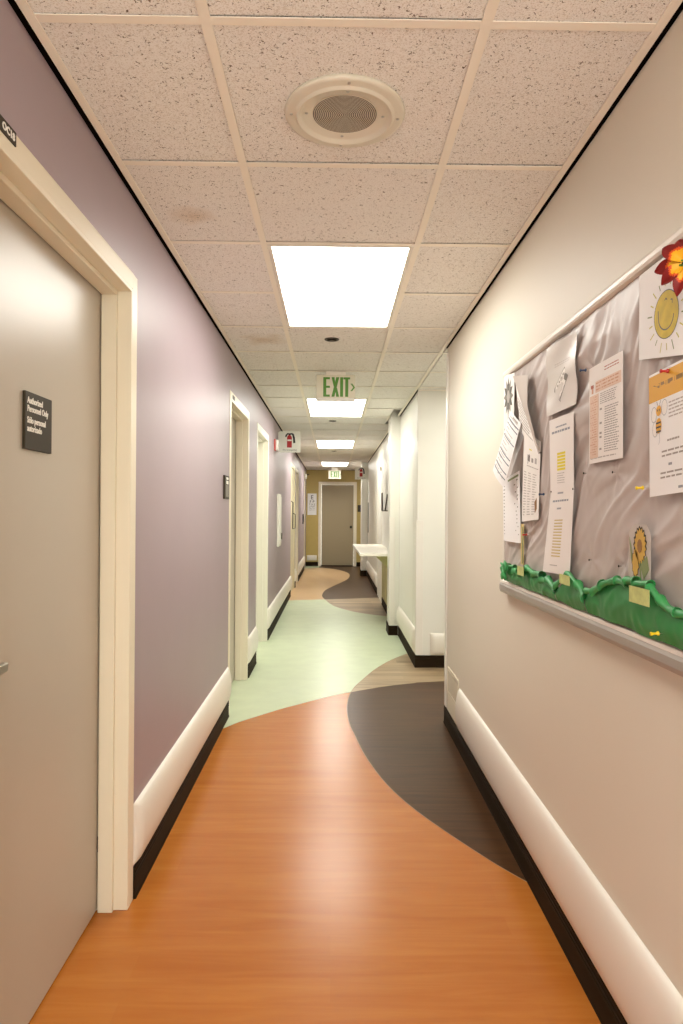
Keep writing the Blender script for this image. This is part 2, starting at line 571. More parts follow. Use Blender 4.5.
# the small gap pieces beside the columns
tile(X1, CR, COL1, COL1 + .1)
ceil = cm.build('ceiling')
tag(ceil, 'suspended ceiling of speckled beige mineral fibre tiles', 'ceiling', kind='structure')
pl = MB().box(-1.0, 2.8, YB - .15, YF + .25, TOP, TOP + .05, M['plenum'])  # unseen cap, added so no world light enters from above
tag(pl.build('ceiling'), 'unseen dark cap added above the suspended ceiling to keep world light out', 'ceiling', kind='structure')
tb = MB()
ZB0, ZB1 = CE - .0005, CE + .0025
for x in (X0, X1):
    tb.box(x - .012, x + .012, YB, YF - .012, ZB0, ZB1, M['tbar'])
lamp_mid = {k0 + 1 for k0, _ in LAMPS}
for k in range(K0, K1 + 1):
    yk = Y0 + k * T
    if YB < yk < YF:
        z0_, z1_ = ZB0 + .0006, ZB1 - .0005
        tb.box(CL + .022, X0 - .012, yk - .012, yk + .012, z0_, z1_, M['tbar'])
        if k not in lamp_mid:
            tb.box(X0 + .012, X1 - .012, yk - .012, yk + .012, z0_, z1_, M['tbar'])
        tb.box(X1 + .012, (CR if not (COL0 < yk < COL1) else COLX) - .022, yk - .012, yk + .012, z0_, z1_, M['tbar'])
        if SIDE0 < yk < SIDE1:
            tb.box(CR, SIDEX, yk - .012, yk + .012, z0_, z1_, M['tbar'])
for x in (X1 + 2 * T - .2, X1 + 3 * T - .2):
    tb.box(x - .012, x + .012, SIDE0, SIDE1, ZB0 - .0004, ZB1, M['tbar'])
tag(tb.build('trim_2'), 'painted metal tee grid of the suspended ceiling', 'ceiling grid', kind='structure')
ang = MB()
ang.box(CL, CL + .022, YB, YF - .012, ZB0 - .001, ZB1, M['tbar'])
for a, b, xr in ((YB, COL0, CR), (COL0, COL1, COLX - .004), (COL1, PIL0, CR), (PIL0, PIL1, PILX - .004), (PIL1, YF - .012, CR)):
    ang.box(xr - .022, xr, a, b, ZB0 - .001, ZB1, M['tbar'])
ang.box(CL + .022, CR - .022, YF - .036, YF - .014, ZB0 - .0014, ZB1, M['tbar'])
ang.box(XR, SIDEX, SIDE1 - .024, SIDE1 - .002, ZB0 - .001, ZB1, M['tbar'])
tag(ang.build('trim_3'), 'metal angle edging the ceiling along the walls', 'ceiling edge', kind='structure')
gap = MB()  # solid black strips put in as the shade along the ceiling edge
gap.box(XL, CL - .002, YB, YF, CE - .004, CE + .03, M['black'])
for a, b in ((YB, SIDE0), (SIDE1, COL0), (COL1, PIL0), (PIL1, YF)):
    gap.box(CR + .002, XR, a, b, CE - .004, CE + .03, M['black'])
gap.box(XL, XR, YF - .012, YF, CE - .008, CE + .03, M['black'])
tag(gap.build('trim_4'), 'black strip painted as the shade between the ceiling edge and the walls', 'shadow gap', kind='structure')

# ------------------------------------------------------------------ fluorescent lights
lamp_lab = ['recessed fluorescent panel behind the viewer', 'large white ceiling light panel nearest, in front of the EXIT sign',
            'white ceiling light panel just beyond the near EXIT sign', 'third white ceiling light panel, halfway down the corridor',
            'farthest white ceiling light panel, before the ochre end wall']
for (k, dy), lab in zip(LAMPS, lamp_lab):
    ya, yb = Y0 + k * T + dy, Y0 + (k + 2) * T + dy
    t = thing('ceiling_light', ((X0 + X1) / 2, (ya + yb) / 2, CE), lab, 'ceiling light', 'fluorescent light panels in the corridor ceiling')
    xa, xb = X0 + .013, X1 - .013
    ya2, yb2 = ya + .013, yb - .013
    f = MB(); w = .016
    f.box(xa, xa + w, ya2, yb2, CE - .001, CE + .02, M['lamp_frame'])
    f.box(xb - w, xb, ya2, yb2, CE - .001, CE + .02, M['lamp_frame'])
    f.box(xa + w, xb - w, ya2, ya2 + w, CE - .001, CE + .02, M['lamp_frame'])
    f.box(xa + w, xb - w, yb2 - w, yb2, CE - .001, CE + .02, M['lamp_frame'])
    f.build('frame', t)
    MB().box(xa + w, xb - w, ya2 + w, yb2 - w, CE + .006, CE + .012, M['lamp_far' if k > 10 else 'lamp']).build('diffuser', t)
    hs = MB()
    hs.box(xa + .01, xb - .01, ya2 + .01, yb2 - .01, CE + .021, CE + .10, M['lamp_frame'])
    hs.build('housing', t)

t = thing('ceiling_light', (1.73, 5.0, CE), 'unseen light panel added in the side passage to brighten the white corner', 'ceiling light')  # added panel, never in view, lights the white corner facing the camera
MB().box(1.05, 2.0, 4.65, 5.25, CE - .004, CE - .0015, M['lamp']).build('diffuser', t)
f = MB().box(1.03, 2.02, 4.63, 5.27, CE - .0015, CE + .01, M['lamp_frame']).build('frame', t)

# ------------------------------------------------------------------ skirtings and crash rails
def base_run(axis, face, out, a, b, name, label, h=.105, caps=True):
    """black rubber base with fine ribs near its top. axis 'y': runs along Y on plane x=face, out=+1/-1 into the room"""
    prof = [(0, 0), (.013, 0), (.009, .010), (.008, h - .040), (.010, h - .036), (.010, h - .030), (.006, h - .027), (.010, h - .023), (.010, h - .016), (.006, h - .013), (.009, h - .009), (.008, h - .002), (.006, h), (0, h)]
    mb = MB()
    if axis == 'y':
        mb.prism([(face + out * p, a, q) for p, q in prof], (0, b - a, 0), M['base'])
    else:
        mb.prism([(a, face + out * p, q) for p, q in prof], (b - a, 0, 0), M['base'])
    o = mb.build(name)
    return tag(o, label, 'baseboard', kind='structure')

def rail_run(axis, face, out, a, b, label, z0=.112, z1=.325, capa=True, capb=True):
    """convex vinyl crash rail with rounded end caps"""
    n = 14
    prof = []
    for i in range(n + 1):
        an = PI * i / n
        zz = (z0 + z1) / 2 - (z1 - z0) / 2 * math.cos(an)
        prof.append((.032 * max(0, math.sin(an)) ** .8, zz))
    L = b - a
    cap = .05
    st = []
    for i in range(7):
        t = i / 6
        st.append((a + cap * t if capa else a + cap * t, (math.sin(t * PI / 2) ** .7 if capa else 1)))
    for i in range(7):
        t = i / 6
        st.append((b - cap * (1 - t), (math.cos(t * PI / 2) ** .7 if capb else 1)))
    mb = MB()
    k = len(prof)
    for (pos, sc) in st:
        sc = max(sc, .02)
        for (p, q) in prof:
            d = face + out * (p * sc + .0005)
            mb.v.append((d, pos, q) if axis == 'y' else (pos, d, q))
    for i in range(len(st) - 1):
        for j in range(k - 1):
            mb.face([i * k + j, i * k + j + 1, (i + 1) * k + j + 1, (i + 1) * k + j], M['rail'], True)
    mb.face([j for j in range(k)], M['rail']); mb.face([(len(st) - 1) * k + j for j in range(k)], M['rail'])
    o = mb.build('trim_5')
    return tag(o, label, 'crash rail', kind='structure')

segsL = [(2.358, 4.467, 'between the near beige door and the second door'), (5.495, 6.055, 'between the second and third doors on the left'),
         (7.125, 10.893, 'beyond the third door on the left'), (12.057, 12.293, 'between the two farthest doors on the left'), (13.257, 15.90, 'beyond the last door on the left')]
for a, b, wh in segsL:
    base_run('y', XL, 1, a, b, 'baseboard_left', 'black rubber base on the lavender wall ' + wh)
    rail_run('y', XL, 1, a + .002, b - .002, 'white rounded crash rail on the lavender wall ' + wh)
base_run('y', XR, -1, YB, SIDE0, 'baseboard_right', 'black rubber base along the near cream wall under the bulletin board')
rail_run('y', XR, -1, YB, 3.87, 'white rounded crash rail along the near cream wall under the bulletin board', .115, .345)
base_run('x', SIDE1, -1, XR - .012, SIDEX, 'baseboard_side', 'black ribbed base on the white corner facing the camera')
rail_run('x', SIDE1, -1, .845, SIDEX - .01, 'short white crash rail end on the white corner facing the camera', .105, .30)
base_run('y', XR, -1, SIDE1, COL0, 'baseboard_right', 'black base on the white wall between the corner and the column')
rail_run('y', XR, -1, SIDE1 + .03, COL0 - .01, 'white crash rail between the white corner and the column', .112, .33)
base_run('x', COL0, -1, COLX - .012, XR - .013, 'baseboard_right', 'black base across the front of the white column')
base_run('y', COLX, -1, COL0 - .001, COL1, 'baseboard_right', 'black base along the side of the white column')
base_run('y', XR, -1, COL1, 10.0, 'baseboard_right', 'black base under the olive panel and white counter')
base_run('y', XR, -1, 11.16, PIL0, 'baseboard_right', 'black base beyond the flush white door on the right')
rail_run('y', XR, -1, 11.18, PIL0 - .02, 'white crash rail beyond the flush white door on the right', .112, .33)
base_run('x', PIL0, -1, PILX - .012, XR - .013, 'baseboard_right', 'black base across the front of the far white column', h=.12)
base_run('y', PILX, -1, PIL0 - .001, PIL1, 'baseboard_right', 'black base along the side of the far white column', h=.12)
base_run('x', YF, -1, XL + .002, FD0 - .062, 'baseboard_far', 'black base on the ochre wall left of the end door')
base_run('x', YF, -1, FD1 + .062, XR, 'baseboard_far', 'black base on the ochre wall right of the end door')
rail_run('x', YF, -1, -.66, -.41, 'short white crash rail on the ochre end wall', .14, .27)

# clear corner guards
def guard(pts, z0, z1, label):
    mb = MB().prism([(x, y, z0) for x, y in pts], (0, 0, z1 - z0), M['guard'])
    tag(mb.build('trim_6', bevel=.002), label, 'corner guard', kind='structure')
g = .007
guard([(XR - g, SIDE1 + .055), (XR - g, SIDE1 - g), (XR + .055, SIDE1 - g), (XR + .055, SIDE1), (XR, SIDE1), (XR, SIDE1 + .055)], .11, 1.275, 'white corner guard on the left edge of the white corner')
guard([(COLX - g, COL0 + .055), (COLX - g, COL0 - g), (COLX + .055, COL0 - g), (COLX + .055, COL0), (COLX, COL0), (COLX, COL0 + .055)], .11, 1.29, 'white corner guard on the projecting white column')
guard([(XR - g, SIDE0 - .05), (XR - g, SIDE0 + g), (XR + .05, SIDE0 + g), (XR + .05, SIDE0), (XR, SIDE0), (XR, SIDE0 - .05)], .11, 2.36, 'tall cream corner guard on the end of the near right wall')
MBg = MB().box(XL, XL + .012, 15.92, 16.02, 0, 2.30, M['casing'])
tag(MBg.build('trim_7', bevel=.003), 'cream upright trim near the end of the lavender wall', 'trim', kind='structure')

# ------------------------------------------------------------------ doors
def door(n, side, a, b, label, leaf_mat, case_mat, recess, hardware=None, cw=.052, dh=DH, swing_near=True):
    """hollow-metal frame in a wall along Y; side -1 left wall, +1 right wall; a..b clear opening"""
    X = XL if side < 0 else XR
    s = side                       # outward from the room
    t = thing('door_%d' % n, (X, (a + b) / 2, 0), label, 'door', kind='structure')
    pr = .004
    f = MB()
    def bx(x0, x1, *r):
        f.box(min(x0, x1), max(x0, x1), *r, case_mat)
    # casing faces
    bx(X - s * pr, X, a - cw, a, 0, dh + cw)
    bx(X - s * pr, X, b, b + cw, 0, dh + cw)
    bx(X - s * pr, X, a, b, dh, dh + cw)
    # jamb linings and the stop
    for (ya, yb, st) in ((a - .0005, a + .0, 1), (b, b + .0005, -1)):
        pass
    th = .012
    x_in = X + s * (recess + .05)
    bx(X - s * pr, x_in, a - .001, a + th, 0, dh)
    bx(X - s * pr, x_in, b - th, b + .001, 0, dh)
    bx(X - s * pr, x_in, a + th, b - th, dh - th, dh + .001)
    st0 = X + s * .042
    st1 = X + s * (recess - .004)
    if recess > .06:
        bx(st0, st1, a + th, a + th + .016, 0, dh - th)
        bx(st0, st1, b - th - .016, b - th, 0, dh - th)
        bx(st0, st1, a + th + .016, b - th - .016, dh - th - .016, dh - th)
    f.build('frame', t, bevel=.0025)
    l0 = X + s * recess
    l1 = X + s * (recess + .044)
    lf = MB().box(min(l0, l1), max(l0, l1), a + th + .004, b - th - .004, .008, dh - th - .005, leaf_mat).build('leaf', t, bevel=.002)
    # black sheet standing in for the shade behind the leaf gaps
    bk = X + s * (recess + .05)
    MB().box(min(bk, bk + s * .01), max(bk, bk + s * .01), a + th, b - th, 0, dh - th, M['black']).build('backing', t)
    return t, lf

d1, leaf1 = door(1, -1, DOORS_L[0][0], DOORS_L[0][1], 'near beige door on the left in a cream metal frame', M['leaf'], M['casing'], .095)
# lever handle of the near door
lv = MB()
lx = XL - .095
lv.lathe((lx, 1.425, .985), (1, 0, 0), [(.0, .0), (.026, .0), (.026, .006), (.022, .010), (.010, .011), (.010, .05), (0, .052)], M['steel'], 24)
lv.box(lx + .04, lx + .055, 1.415, 1.535, .975, .997, M['steel'])
lv.build('handle', leaf1, bevel=.003)
hg = MB().tube([(lx + .003, 2.284, .20), (lx + .003, 2.284, .25)], .005, M['bronze'])
hg.build('hinge', leaf1)
d2, leaf2 = door(2, -1, DOORS_L[1][0], DOORS_L[1][1], 'second door on the left, recessed in a cream frame beside a dark room plate', M['leaf'], M['casing'], .095)
d3, leaf3 = door(3, -1, DOORS_L[2][0], DOORS_L[2][1], 'third door on the left, with brightly lit white jamb', M['leaf_white'], M['white_casing'], .135)
d4, leaf4 = door(4, -1, DOORS_L[3][0], DOORS_L[3][1], 'fourth door on the left, flush cream leaf with a dark pull', M['leaf_cream'], M['leaf_cream'], .012)
hd = MB()
hx = XL - .012
hd.tube([(hx, 11.10, 1.52), (hx + .035, 11.10, 1.50), (hx + .035, 11.10, 1.07), (hx + .035, 11.78, 1.06), (hx + .035, 11.80, 1.30), (hx, 11.80, 1.32)], .008, M['bronze'], 8)
hd.build('pull', leaf4)
d5, leaf5 = door(5, -1, DOORS_L[4][0], DOORS_L[4][1], 'last door on the left before the ochre end wall, tan leaf', M['leaf'], M['casing'], .08)
d6, leaf6 = door(6, 1, 10.25, 11.09, 'flush white door on the right beyond the counter', M['leaf_white'], M['white_casing'], .012)
wcl = MB().box(XR - .03, XR - .005, 10.25, 10.50, 1.985, 2.03, M['grille']).build('door_closer', d6, bevel=.004)

# far end door (plane across the corridor)
t7 = thing('door_7', ((FD0 + FD1) / 2, YF, 0), 'taupe door with cream frame in the ochre end wall', 'door', kind='structure')
f = MB()
cw = .062
f.box(FD0 - cw, FD0 + .012, YF - .006, YF + .12, 0, 2.105, M['casing'])
f.box(FD1 - .012, FD1 + cw, YF - .006, YF + .12, 0, 2.105, M['casing'])
f.box(FD0 + .012, FD1 - .012, YF - .006, YF + .12, 2.033, 2.105, M['casing'])
f.build('frame', t7, bevel=.003)
lf7 = MB().box(FD0 + .015, FD1 - .015, YF + .045, YF + .09, .02, 2.03, M['leaf_taupe']).build('leaf', t7, bevel=.002)
MB().box(FD0 + .012, FD1 - .012, YF - .004, YF + .11, .0, .018, M['base']).build('threshold', t7)
kn = MB().lathe((FD1 - .075, YF + .045, .98), (0, -1, 0), [(0, 0), (.032, 0), (.032, .006), (.014, .010), (.012, .03), (.026, .042), (.028, .055), (.02, .066), (0, .068)], M['bronze'], 20)
kn.build('knob', lf7)

# ------------------------------------------------------------------ door signs
t = thing('door_sign', (XL - .095, 1.79, 1.57), 'dark bronze Authorized Personnel Only sign on the near beige door', 'sign')
MB().box(XL - .095, XL - .087, 1.712, 1.872, 1.492, 1.638, M['sign_dark']).build('plate', t, bevel=.001)
sx = XL - .0866
for i, (tx, zz) in enumerate((('Authorized', 1.609), ('Personnel Only', 1.588), ('Sólo personal', 1.559), ('autorizado', 1.538))):
    lettering('lettering', tx, .0225, t, M['white'], (sx, 1.722, zz), (0, 1, 0), (0, 0, 1), squeeze=.88, bold=.0004)
t = thing('room_number_sign', (XL, 1.41, 2.12), 'small dark OC18 room number plate on the head of the near door frame', 'sign')
MB().box(XL + .004, XL + .007, 1.335, 1.452, 2.107, 2.137, M['sign_dark']).build('plate', t, bevel=.0005)
lettering('lettering', 'OC18', .0215, t, M['white'], (XL + .0074, 1.390, 2.1145), (0, 1, 0), (0, 0, 1), bold=.0006)
t = thing('room_sign', (XL, 4.31, 1.49), 'dark room plate with two small white windows beside the second left door', 'sign')
MB().box(XL, XL + .012, 4.225, 4.40, 1.418, 1.565, M['sign_dark']).build('plate', t, bevel=.001)
q = MB()
q.box(XL + .012, XL + .013, 4.275, 4.36, 1.540, 1.555, M['white'])
q.box(XL + .012, XL + .013, 4.275, 4.36, 1.512, 1.533, M['white'])
q.build('window_insert', t)
MB().box(XL + .012, XL + .0128, 4.262, 4.375, 1.432, 1.508, M['pgrey']).build('lower_panel', t)
t = thing('small_door_tag', (XL, 4.60, 2.115), 'tiny grey tag on the head of the second left door frame', 'tag')
MB().box(XL + .004, XL + .007, 4.57, 4.66, 2.095, 2.12, M['pgrey']).build('plate', t)

# ------------------------------------------------------------------ ceiling speaker
cx, cy = .0225, 1.812
t = thing('ceiling_speaker', (cx, cy, CE), 'round ivory ceiling speaker with perforated grille above the near floor', 'speaker')
MB().lathe((cx, cy, CE + .004), (0, 0, -1), [(.085, .004), (.090, .008), (.112, .009), (.119, .012), (.123, .020), (.128, .020), (.131, .014), (.134, .013), (.150, .013), (.158, .011), (.160, .007), (.156, -.002)], M['plastic'], 96).build('trim_ring', t)
gr = MB()
prof, mats_ = [(0.0, .0085)], []
R_ = .0845; nrg = 17
for i in range(nrg):
    r0 = R_ * i / nrg; r1 = R_ * (i + .58) / nrg; r3 = R_ * (i + 1) / nrg
    prof += [(r1, .0085), (r1 + .0002, .0055), (r3 - .0002, .0055), (r3, .0085)]
    mats_ += [M['grille_l'], M['grille_d'], M['grille_d'], M['grille_d']]
gr.lathe((cx, cy, CE + .004), (0, 0, -1), prof + [(R_ + .002, .004)], mats_ + [M['plastic']], 64)
gr.build('grille', t)
for rr, dz in ((.102, .0085), (.142, .013)):
    for q in range(4):
        an = q * PI / 2 + .06
        MB().lathe((cx + rr * math.cos(an), cy + rr * math.sin(an), CE + .004 - dz), (0, 0, -1), [(.0045, 0), (.004, .0015), (0, .002)], M['steel'], 10).build('screw', t)

# ------------------------------------------------------------------ sprinkler cups
for (sx_, sy_, wh) in ((-.018, 4.195, 'before the near EXIT sign'), (-.02, 7.93, 'beyond the second light panel'), (-.0, 11.80, 'beyond the third light panel')):
    t = thing('sprinkler_head', (sx_, sy_, CE), 'small recessed metal sprinkler in the ceiling ' + wh, 'sprinkler', 'sprinklers along the ceiling centre')
    MB().lathe((sx_, sy_, CE + .0045), (0, 0, -1), [(.030, .001), (.034, .006), (.043, .005), (.046, 0)], M['bronze'], 32).build('escutcheon', t)
    MB().lathe((sx_, sy_, CE + .0035), (0, 0, -1), [(.0, .0005), (.031, .0005), (.031, .002)], M['black'], 24).build('recess', t)  # flat black disc paints the shade inside the cup
    MB().lathe((sx_, sy_, CE + .003), (0, 0, -1), [(.007, 0), (.006, .005), (.015, .006), (.015, .0075), (0, .008)], M['bronze'], 16).build('deflector', t)

# ------------------------------------------------------------------ EXIT signs
def exit_sign(yc, xc, label, top=2.375):
    w, h, d = .292, .195, .038
    t = thing('exit_sign', (xc, yc, CE), label, 'exit sign', 'hanging EXIT signs')
    z1 = top; z0 = top - h; x0, x1 = xc - w / 2, xc + w / 2
    yf = yc - d / 2
    MB().box(xc - .075, xc + .075, yc - .03, yc + .03, z1 - .002, CE - .001, M['lamp_frame']).build('canopy', t, bevel=.003)
    MB().box(x0, x1, yf, yc + d / 2, z0 + .022, z1, M['exit_face']).build('face', t, bevel=.003)
    MB().box(x0 - .001, x1 + .001, yf - .004, yc + d / 2 + .004, z0, z0 + .022, M['white']).build('bottom_rail', t, bevel=.004)
    yl = yf - .0012
    def bar(mb, pts):
        mb.prism([(x, yl, z) for x, z in pts], (0, .0016, 0), M['exit_green'])
    zb, zt = z0 + .030, z1 - .018
    hh = zt - zb; lw = .0225
    xs = x0 + .052
    def put(ch, x, wd):
        mb = MB()
        if ch == 'E':
            bar(mb, [(x, zb), (x + lw, zb), (x + lw, zt), (x, zt)])
            for zz in (zb, (zb + zt) / 2 - .007, zt - .016):
                bar(mb, [(x + lw, zz), (x + wd, zz), (x + wd, zz + .016), (x + lw, zz + .016)])
        if ch == 'X':
            bar(mb, [(x, zb), (x + lw, zb), (x + wd, zt), (x + wd - lw, zt)])
            xm, zm = x + wd / 2, (zb + zt) / 2
            bar(mb, [(x + wd - lw, zb), (x + wd, zb), (xm + lw * .55, zm - .004), (xm, zm - .02)])
            bar(mb, [(x, zt), (xm - lw * .55, zm + .004), (xm, zm + .02), (x + lw, zt)])
        if ch == 'I':
            bar(mb, [(x, zb), (x + lw, zb), (x + lw, zt), (x, zt)])
        if ch == 'T':
            bar(mb, [(x + wd / 2 - lw / 2, zb), (x + wd / 2 + lw / 2, zb), (x + wd / 2 + lw / 2, zt - .016), (x + wd / 2 - lw / 2, zt - .016)])
            bar(mb, [(x, zt - .016), (x + wd, zt - .016), (x + wd, zt), (x, zt)])
        if ch == '>':
            zm = (zb + zt) / 2 - .002; e = .028
            bar(mb, [(x, zm + e), (x + .013, zm + e), (x + wd, zm), (x + wd - .013, zm)])
            bar(mb, [(x, zm - e), (x + wd - .013, zm), (x + wd, zm), (x + .013, zm - e)])
        mb.build('chevron' if ch == '>' else 'letter', t)
    put('E', xs, .050); put('X', xs + .062, .058); put('I', xs + .127, lw); put('T', xs + .152, .050); put('>', xs + .205, .034)
exit_sign(5.15, .010, 'near white EXIT sign with green letters hanging before the second light panel')
exit_sign(15.95, .022, 'far EXIT sign hanging in front of the ochre end wall', top=2.325)

# ------------------------------------------------------------------ fire extinguisher signs (flag-mounted)
def ext_sign(x0, x1, yc, z0, z1, wallx, label):
    t = thing('fire_extinguisher_sign', ((x0 + x1) / 2, yc, z0), label, 'sign', 'fire extinguisher flag signs')
    w = x1 - x0; h = z1 - z0
    MB().box(x0, x1, yc, yc + .006, z0, z1, M['offwhite']).build('panel', t, bevel=.002)
    s = 1 if wallx < x0 + w / 2 else -1
    MB().box(min(wallx, wallx + s * .012), max(wallx, wallx + s * .012), yc - .012, yc + .018, z0 + .01, z1 - .01, M['offwhite']).build('bracket', t)
    yl = yc - .001
    P = lambda u, v: (x0 + u * w, yl, z1 - v * h)
    bd = MB()
    body = [(.36, .77), (.36, .30)] + [(.475 - .115 * math.cos(a), .30 - .13 * math.sin(a)) for a in [i * PI / 8 for i in range(1, 8)]] + [(.59, .30), (.59, .77)]
    bd.prism([P(*q) for q in body], (0, .001, 0), M['red'])
    bdo = bd.build('extinguisher_body', t)
    bn = MB().prism([(q[0], q[1] - .0006, q[2]) for q in (P(.375, .46), P(.575, .46), P(.575, .39), P(.375, .39))], (0, .0006, 0), M['white'])
    bn.build('band', bdo)
    ho = MB()
    ho.prism([P(*q) for q in ((.42, .17), (.42, .10), (.60, .08), (.68, .12), (.735, .30), (.755, .55), (.655, .56), (.64, .33), (.60, .17), (.54, .15), (.53, .18))], (0, .001, 0), M['black_ink'])
    ho.prism([P(*q) for q in ((.27, .27), (.29, .17), (.38, .08), (.44, .09), (.43, .14), (.38, .17), (.33, .28))], (0, .001, 0), M['black_ink'])
    ho.build('hose', t)
    lettering('lettering', 'Fire Extinguisher', h * .105, t, M['black_ink'], P(.5, .915), (1, 0, 0), (0, 0, 1), align='CENTER', squeeze=.95)
ext_sign(XL + .012, XL + .272, 8.40, 2.075, 2.335, XL, 'near red fire extinguisher sign projecting from the lavender left wall')
ext_sign(XR - .282, XR - .012, 14.25, 2.035, 2.295, XR, 'far red fire extinguisher sign projecting from the white right wall')

# ------------------------------------------------------------------ small wall devices, left
t = thing('fire_alarm', (XL, 7.86, 2.11), 'red fire alarm with white strobe on the lavender wall beside the extinguisher sign', 'fire alarm')
MB().box(XL, XL + .016, 7.79, 7.93, 2.045, 2.175, M['red_plastic']).build('base', t, bevel=.006)
MB().box(XL + .016, XL + .048, 7.80, 7.92, 2.05, 2.17, M['white']).build('strobe', t, bevel=.010)
t = thing('extinguisher_cabinet', (XL, 8.38, .92), 'tall slim white cabinet on the lavender wall under the near extinguisher sign', 'cabinet')
MB().box(XL, XL + .03, 8.22, 8.54, .92, 1.56, M['white_casing']).build('body', t, bevel=.008)
MB().box(XL + .03, XL + .036, 8.25, 8.51, .95, 1.53, M['white']).build('door', t, bevel=.003)
MB().box(XL + .036, XL + .05, 8.47, 8.485, 1.0, 1.08, M['bronze']).build('pull', t)
t = thing('corner_camera', (XL, 16.1, 2.2), 'small white device with dark arm high at the end of the lavender wall', 'camera')
MB().box(XL, XL + .05, 16.04, 16.14, 2.13, 2.24, M['white']).build('body', t, bevel=.01)
MB().tube([(XL + .04, 16.09, 2.225), (XL + .10, 16.07, 2.235)], .014, M['bronze']).build('lens', t)
t = thing('door_plate', (XL, 15.2, 1.19), 'small dark plate on the lavender wall near its far end', 'plate')
MB().box(XL, XL + .02, 15.05, 15.35, 1.08, 1.30, M['bronze']).build('body', t, bevel=.004)
MB().box(XL + .02, XL + .024, 15.09, 15.31, 1.12, 1.26, M['grille_d']).build('cover', t)

# eye chart on the end wall
ex0, ex1, ez0, ez1 = -.650, -.425, 1.275, 1.81
t = thing('eye_chart', ((ex0 + ex1) / 2, YF, ez0), 'white eye chart with a big E on the ochre end wall', 'eye chart')
MB().box(ex0, ex1, YF - .008, YF - .001, ez0, ez1, M['paper_cool']).build('sheet', t)
yl = YF - .0088
xm = (ex0 + ex1) / 2
for txt, sz, z in (('E', .15, 1.665), ('F P', .095, 1.575), ('T O Z', .06, 1.515), ('L P E D', .045, 1.465), ('P E C F D', .034, 1.425), ('E D F C Z P', .026, 1.39)):
    lettering('lettering', txt, sz, t, M['black_ink'], (xm, yl, z), (1, 0, 0), (0, 0, 1), align='CENTER')
t = thing('light_switch', (.64, YF, 1.44), 'small dark switch plate on the ochre wall right of the end door', 'switch')
MB().box(.60, .68, YF - .012, YF - .001, 1.36, 1.53, M['bronze']).build('plate', t, bevel=.003)
MB().box(.625, .655, YF - .018, YF - .012, 1.42, 1.47, M['sign_dark']).build('rocker', t)

# ------------------------------------------------------------------ counter on the right
t = thing('wall_counter', (XR, 9.0, .87), 'white counter shelf projecting from the right wall beyond the column', 'counter')
ct = MB().prism([(.306, 7.83, .838), (.290, 10.17, .838), (XR, 10.17, .838), (XR, 7.83, .838)], (0, 0, .032), M['counter'])
ct.build('top', t, bevel=.004)
MB().box(XR - .010, XR, 7.86, 9.98, .11, .835, M['olive']).build('front_panel', t, bevel=.003)
for yy in (8.1, 9.75):
    MB().prism([(XR - .012, yy, .836), (XR - .21, yy, .836), (XR - .21, yy, .81), (XR - .012, yy, .62)], (0, .03, 0), M['olive']).build('support_bracket', t)
# chart holder and framed board above it
t = thing('chart_holder', (XR, 9.0, 1.37), 'dark wall pocket holding leaflets above the white counter', 'chart holder')
h = MB()
h.box(.630, .640, 8.86, 9.02, 1.368, 1.60, M['bronze'])
h.box(.640, XR - .010, 8.86, 9.02, 1.360, 1.372, M['bronze'])
h.box(XR - .010, XR, 8.86, 9.02, 1.360, 1.56, M['bronze'])
h.build('tray', t, bevel=.002)
MB().prism([(.672, 8.87, 1.373), (.684, 8.87, 1.373), (.708, 8.87, 1.58), (.700, 8.87, 1.585)], (0, .14, 0), M['bronze']).build('divider', t)
MB().prism([(.645, 8.88, 1.373), (.650, 8.88, 1.373), (.652, 8.88, 1.50), (.648, 8.88, 1.50)], (0, .12, 0), M['paper']).build('leaflet', t)
t = thing('notice_panel', (XR, 8.45, 1.04), 'slim grey edged notice panel on the white wall behind the column', 'notice board')
MB().box(XR - .012, XR, 8.2, 8.74, 1.04, 1.88, M['pgrey_l']).build('frame', t, bevel=.002)
MB().box(XR - .014, XR - .012, 8.23, 8.71, 1.07, 1.85, M['paper']).build('sheet', t)
t = thing('wall_strip', (XR, 14.1, 1.2), 'thin grey upright strip on the white wall before the far column', 'strip')
MB().box(XR - .012, XR, 14.05, 14.12, .93, 1.55, M['pgrey']).build('strip', t)

# ------------------------------------------------------------------ low wall vent on near right wall
t = thing('wall_vent', (XR, 4.07, .11), 'low cream louvred vent at the end of the crash rail on the near right wall', 'vent')
va, vb, vz0, vz1 = 3.885, 4.245, .215, .385
f = MB(); fw = .02
f.box(XR - .008, XR, va, vb, vz1 - fw, vz1, M['casing'])
f.box(XR - .008, XR, va, vb, vz0, vz0 + fw, M['casing'])
f.box(XR - .008, XR, va, va + fw, vz0 + fw, vz1 - fw, M['casing'])
f.box(XR - .008, XR, vb - fw, vb, vz0 + fw, vz1 - fw, M['casing'])
f.build('frame', t, bevel=.002)
MB().box(XR - .001, XR, va + fw, vb - fw, vz0 + fw, vz1 - fw, M['vent_back']).build('backing', t)
for i in range(11):
    yy = va + fw + .012 + i * (vb - va - 2 * fw - .02) / 10
    MB().prism([(XR - .0015, yy - .006, vz0 + fw), (XR - .0075, yy + .010, vz0 + fw), (XR - .0075, yy + .0115, vz0 + fw), (XR - .0015, yy - .0045, vz0 + fw)], (0, 0, vz1 - vz0 - 2 * fw), M['grille']).build('louvre', t)
MB().box(XR - .006, XR, va, vb, .112, vz0 - .003, M['casing']).build('lower_plate', t, bevel=.002)

